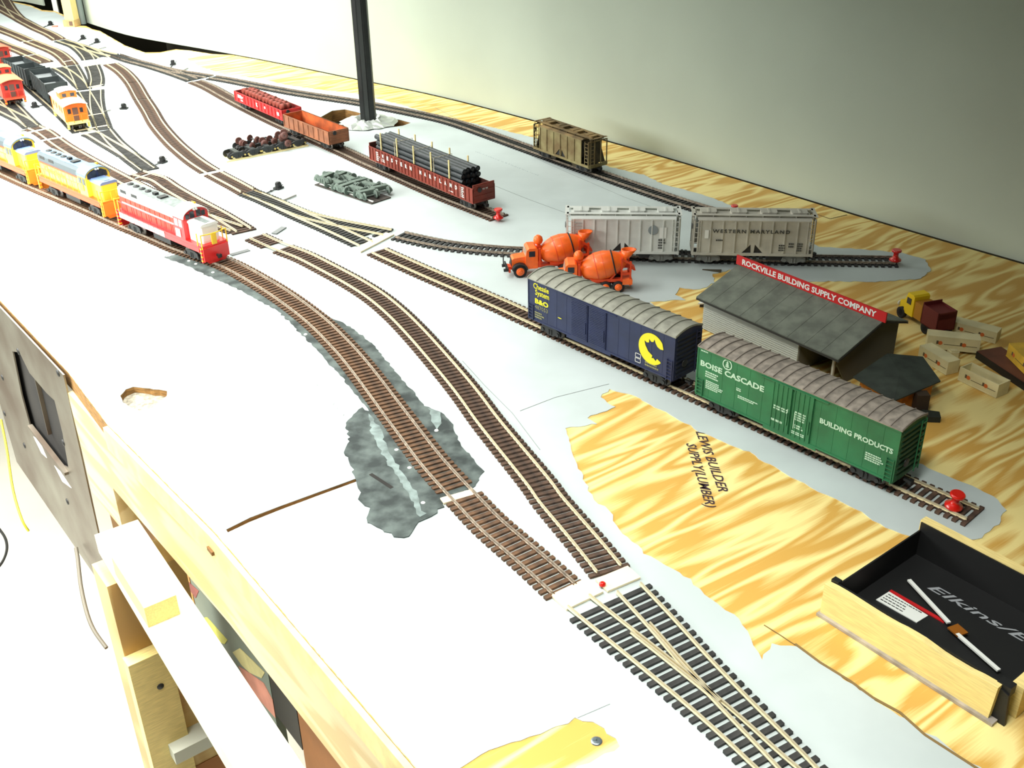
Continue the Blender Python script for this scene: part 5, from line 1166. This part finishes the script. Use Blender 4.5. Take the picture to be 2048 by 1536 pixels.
# wooden stud and white uprights at the far left of the wall
p = at(147, 52); t = thing('wood_stud', 'pale wooden stud standing at the far left end of the wall', 'stud', (p.x, p.y, 0.6), radians(-12))
MB().box(-11, 11, -11, 11, 8, 640).build('upright', mat('stud_wood', (228, 206, 140), .6, var=.05, scale=30, stretch=(30, 30, 1)), t); MB().box(-15, 12, -14, 11, 0, 14).build('foot_block', mat('foot_wood', (190, 160, 110), .7, var=.1, scale=60), t); MB().box(0, 8, -14.6, -14, 3, 12).build('foot_bracket', mat('brown_bracket', (110, 84, 70), .6), t)
p = at(163, 50); o = MB().cyl((0, 0, 0), (0, 0, 640), 7.5, n=16).build('grey_pipe', mat('grey_pipe', (120, 132, 130), .5), None, loc=(p.x, p.y + 10, .6)); tag(o, 'grey upright pipe right of the pale wooden stud', 'pipe')  # grey upright added to give the shading at the backdrop's end
p = at(105, 20); o = MB().box(-6, 6, 0, 6, -200, 640).build('white_upright', WHITE, None, loc=(p.x, p.y + 20, 0)); tag(o, 'narrow white upright in the dark opening left of the wooden stud', 'upright')
q0, q1 = at(124, -14, 0), at(136, 12, 0); o = MB().tube([q0 + Vector((0, 60, 40)), (q0 + q1) / 2 + Vector((0, 40, 10)), q1 + Vector((0, 12, -4))], 1.6).build('yellow_wire', mat('yellow_wire', (214, 214, 60), .5), None); tag(o, 'thin yellow wire hanging in the dark opening beside the stud', 'wire')

# ------------------------------------------------------------------ framing below the front edge
ed = Vector((.604, -.797, 0)); eo = Vector((-.797, -.604, 0))
def edge_bar(name, p0, p1, out, wd, z0, z1, m, label, cat='board', parent=None):
    """board running along p0-p1 (points on the table edge), its near face 'out' mm outside the edge"""
    a = Vector((p0[0], p0[1], 0)); b = Vector((p1[0], p1[1], 0)); n_ = Vector((-(b - a).y, (b - a).x, 0)).normalized()
    if n_.dot(eo) < 0: n_ = -n_
    q = [a + n_ * (out - wd), b + n_ * (out - wd), b + n_ * out, a + n_ * out]
    o = MB().prism([(v.x, v.y) for v in q], z0, z1).build(name, m, parent)
    if label and not parent: tag(o, label, cat)
    return o
edge_bar('fascia_board', (-352, 788), (-210, 609), 1.5, 19, -82, -18.2, PINE, None, parent=table); edge_bar('fascia_board', (-210, 609), (-55, 399), 1.5, 19, -82, -18.2, PINE, None, parent=table); edge_bar('fascia_board', (-55, 399), (150, 145), 1.5, 19, -82, -18.2, PINE, None, parent=table)
edge_bar('edge_strip', (-333, 759), (-210, 609), 4, 4, -22, -1, mat('edge_pine', (236, 216, 150), .6, var=.08, scale=60), None, parent=table); edge_bar('edge_strip', (-210, 609), (-55, 399), 4, 4, -22, -1, _M['edge_pine'], None, parent=table); edge_bar('edge_strip', (-55, 399), (150, 145), 4, 4, -22, -1, _M['edge_pine'], None, parent=table)
# long white board lying below and outside the fascia
A = at(232, 1142, -100); B = at(468, 1536, -100); dB = (B - A).normalized(); B2 = B + dB * 260; nB_ = Vector((-dB.y, dB.x, 0));  nB_ = nB_ if nB_.dot(eo) < 0 else -nB_
wB = (at(560, 1462, -100) - A).dot(nB_); A -= dB * 60
o = MB().prism([(A.x, A.y), (B2.x, B2.y), (B2.x + nB_.x * wB, B2.y + nB_.y * wB), (A.x + nB_.x * wB, A.y + nB_.y * wB)], -119, -100).build('long_board', mat('white_board_wood', (240, 232, 200), .6, var=.04, scale=30), None); tag(o, 'long pale board running below the front edge of the layout', 'board')
k = [at(222, 1112, -81), at(288, 1217, -81), at(352, 1190, -81)]; k.append(k[0] + k[2] - k[1])
o = MB().prism([(q.x, q.y) for q in k], -99.8, -81).build('short_block', TP, None); tag(o, 'short sawn wood block lying on the long pale board', 'block')
# leg below the long board: one upright with a second piece fixed in front
inw = Vector((.8, .6, 0)); p = at(214, 1175, -120)
t = thing('table_leg', 'pine leg with a screw, under the long pale board', 'leg', (p.x, p.y, 0), math.atan2(inw.y, inw.x))
MB().box(0, 66, 0, 38, -750, -119.5).build('upright', PINEV, t); MB().box(-2, 34, -14, -.2, -750, -196).build('front_piece', TP, t); MB().box(36, 66, -6, -.2, -750, -200).build('side_piece', PINEV, t)
MB().lathe([(3.2, 0), (3, .6), (.4, .8)], (20, -14, -232), (0, -1, 0), 10).build('screw', GREYD, t)
# boards and panels stored behind the fascia
def onpl(px, py, Q, n_):
    dr_ = _f + _r * ((px - 1024) / F_PX) - _u * ((py - 768) / F_PX); C0 = Vector((0, 0, CAM_H)); return C0 + dr_ * ((Q - C0).dot(n_) / dr_.dot(n_))
nn = Vector((-(609 - 399), -(-55 + 210), 0)).normalized(); qa = Vector((-210, 609, 0)) - nn * 42
def under(name, pa_, pb_, m, lab, cat, z0=-430, z1=-84):
    a = onpl(*pa_, qa, nn); b = onpl(*pb_, qa, nn); return edge_bar(name, (a.x, a.y), (b.x, b.y), 0, 8, z0, z1, m, lab, cat)
under('back_brace', (215, 1010), (384, 1184), mat('orange_pine', (200, 146, 78), .7, var=.1, scale=20), 'warm brown board in the shade behind the short block', 'board')  # warm orange of indirect shade is mixed into this wood colour
pp = under('painted_panel', (386, 1186), (547, 1412), mat('grey_green_panel', (128, 138, 124), .8, rgb2=(112, 122, 112), scale=12), 'grey panel with faded pink and yellow patches stored under the table', 'panel')
under('black_box', (549, 1414), (597, 1448), BLACK, 'black box under the table, right of the painted panel', 'box', z0=-250)
under('brown_panel', (599, 1450), (790, 1660), mat('brown_panel', (150, 96, 44), .7, var=.1, scale=15), 'brown board deep under the front edge of the table', 'board')
for i, (pl, c_) in enumerate([([(404, 1236), (414, 1234), (455, 1280), (450, 1288), (440, 1284)], (206, 204, 96)), ([(466, 1304), (480, 1296), (505, 1320), (530, 1345), (524, 1356), (500, 1345), (484, 1330)], (206, 198, 140)), ([(478, 1332), (500, 1346), (528, 1366), (546, 1400), (552, 1436), (520, 1400), (492, 1362)], (204, 140, 120)), ([(378, 1164), (398, 1182), (392, 1196), (380, 1180)], (160, 92, 84))]):
    W_ = [onpl(*q, qa, nn) for q in pl]; n = len(W_); v = [tuple(q) for q in W_] + [tuple(q + nn * .5) for q in W_]
    MB().add(v, [tuple(range(n)), tuple(range(2 * n - 1, n - 1, -1))] + [(i_, (i_ + 1) % n, (i_ + 1) % n + n, i_ + n) for i_ in range(n)]).build('colour_patch', mat('patch_%d' % i, c_, .8, var=.1, scale=30), pp)
q = at(348, 1508, -300); o = MB().box(0, 62, 0, 60, -14, 0).build('lower_shelf', mat('white_shelf', (200, 204, 190), .6), None, loc=(q.x, q.y, -300)); o.rotation_euler.z = math.atan2(inw.y, inw.x); tag(o, 'white-edged shelf low under the table between leg and board', 'shelf')
q = at(362, 1530, -360); o = MB().box(6, 60, -20, 40, -60, 30).build('cardboard_box', mat('brown_card', (170, 112, 60), .7, var=.08, scale=10), None, loc=(q.x, q.y, -380)); o.rotation_euler.z = math.atan2(inw.y, inw.x); tag(o, 'brown box below the white-edged shelf', 'box')

# ------------------------------------------------------------------ steel plate on the front edge
P0 = Vector((-398, 852, 0)); P1 = Vector((-525, 1013, 0)); dP = (P1 - P0).normalized(); nP = Vector((-dP.y, dP.x, 0)); nP = nP if nP.dot(eo) > 0 else -nP; Q0 = P0 + nP * 4
def onp(px, py):
    dr_ = _f + _r * ((px - 1024) / F_PX) - _u * ((py - 768) / F_PX); C0 = Vector((0, 0, CAM_H)); t_ = (Q0 - C0).dot(nP) / dr_.dot(nP); X = C0 + dr_ * t_ - Q0; return (X.dot(dP), X.z)
t = thing('steel_plate', 'bare steel plate with a cut-out window screwed to the front edge of the layout', 'plate', tuple(Q0), math.atan2(dP.y, dP.x))
outl = [(-4, 0.8), (330, 0.8), (330, onp(0, 868)[1] - 8), (onp(207, 1172)[0], onp(207, 1172)[1]), (onp(222, 1172)[0] - 2, onp(222, 1168)[1])]
win = [onp(*q) for q in [(28, 702), (42, 704), (62, 745), (96, 785), (112, 800), (128, 865), (140, 935), (118, 925), (95, 888), (62, 848), (46, 790)]]
tr = tessellate_polygon([[Vector((x, z, 0)) for x, z in outl], [Vector((x, z, 0)) for x, z in win]]); al = outl + win; n = len(al); sg_ = 1 if Vector((-sin(math.atan2(dP.y, dP.x)), cos(math.atan2(dP.y, dP.x)), 0)).dot(nP) > 0 else -1
v = [(x, 0, z) for x, z in al] + [(x, sg_ * 1.5, z) for x, z in al]; f = [tuple(q) for q in tr] + [tuple(i + n for i in q) for q in tr]
for s0, m_ in ((0, len(outl)), (len(outl), len(win))): f += [(s0 + i, s0 + (i + 1) % m_, s0 + (i + 1) % m_ + n, s0 + i + n) for i in range(m_)]
STEEL = mat('bare_steel', (150, 146, 132), .42, .75, rgb2=(112, 98, 84), scale=9, bump=.1)
MB().add(v, f).build('sheet', STEEL, t)
(ax, az), (bx2, bz) = onp(66, 745), onp(96, 870)
MB().bar((ax, -sg_ * 3, az), (bx2, -sg_ * 3, bz), 6, 1).build('inner_flap', STEEL, t)
wx = [q[0] for q in win]; wz = [q[1] for q in win]; MB().box(min(wx) - 12, max(wx) + 60, min(-sg_ * 6, -sg_ * 4), max(-sg_ * 6, -sg_ * 4), min(wz) - 20, max(wz) + 6).build('dark_box', DARK, t)  # dark sheet behind the cut-out paints the shaded inside
for (hx_, hz_) in [(120, 745), (40, 702), (8, 754), (12, 826), (52, 890), (130, 884), (204, 1140), (138, 1002)]:
    x, z = onp(hx_, hz_); MB().lathe([(3.6, 0), (3.4, .8), (1, 1.2)], (x, sg_ * 1.5, z), (0, sg_, 0), 12).build('bolt_head', GREYD, t)
for q in ([(70, 872), (82, 880), (97, 915), (86, 905)], [(112, 930), (124, 942), (146, 975), (128, 962)]):
    MB().prism([onp(*k) for k in q], min(sg_ * 1.5, sg_ * 1.8), max(sg_ * 1.5, sg_ * 1.8), 'y').build('white_sticker', WHITE, t)
(ax, az), (bx2, bz) = onp(66, 850), onp(140, 945); MB().bar((ax, sg_ * 3, az), (bx2, sg_ * 3, bz), 5, 3).build('lower_lip', STEEL, t)
edge_bar('end_board', (-352, 788), (-400, 849), 1.5, 19, -128, -18.2, PINE, None, parent=table)
# cables
def cable(pts, r, m, lab, name='cable'):
    P = [at(x, y, z) for x, y, z in pts]; P = [p for p, _t in resample(P, 6)]
    o = MB().tube(P, r).build(name, m, None); tag(o, lab, 'cable')
cable([(2, 840, -300), (14, 900, -320), (26, 980, -340), (44, 1040, -360), (60, 1066, -380)], 1.6, mat('yellow_cable', (214, 208, 60), .5), 'thin yellow cable hanging behind the steel plate')
cable([(152, 1096, -250), (156, 1120, -252), (163, 1180, -260), (182, 1250, -270), (216, 1300, -280)], 2, mat('grey_cable', (110, 104, 90), .6), 'grey cable hanging left of the table leg')
cable([(-6, 1052, -500), (10, 1075, -500), (14, 1098, -500), (6, 1122, -500), (-8, 1140, -500)], 2, GREYD, 'loop of dark cable at the left picture edge')
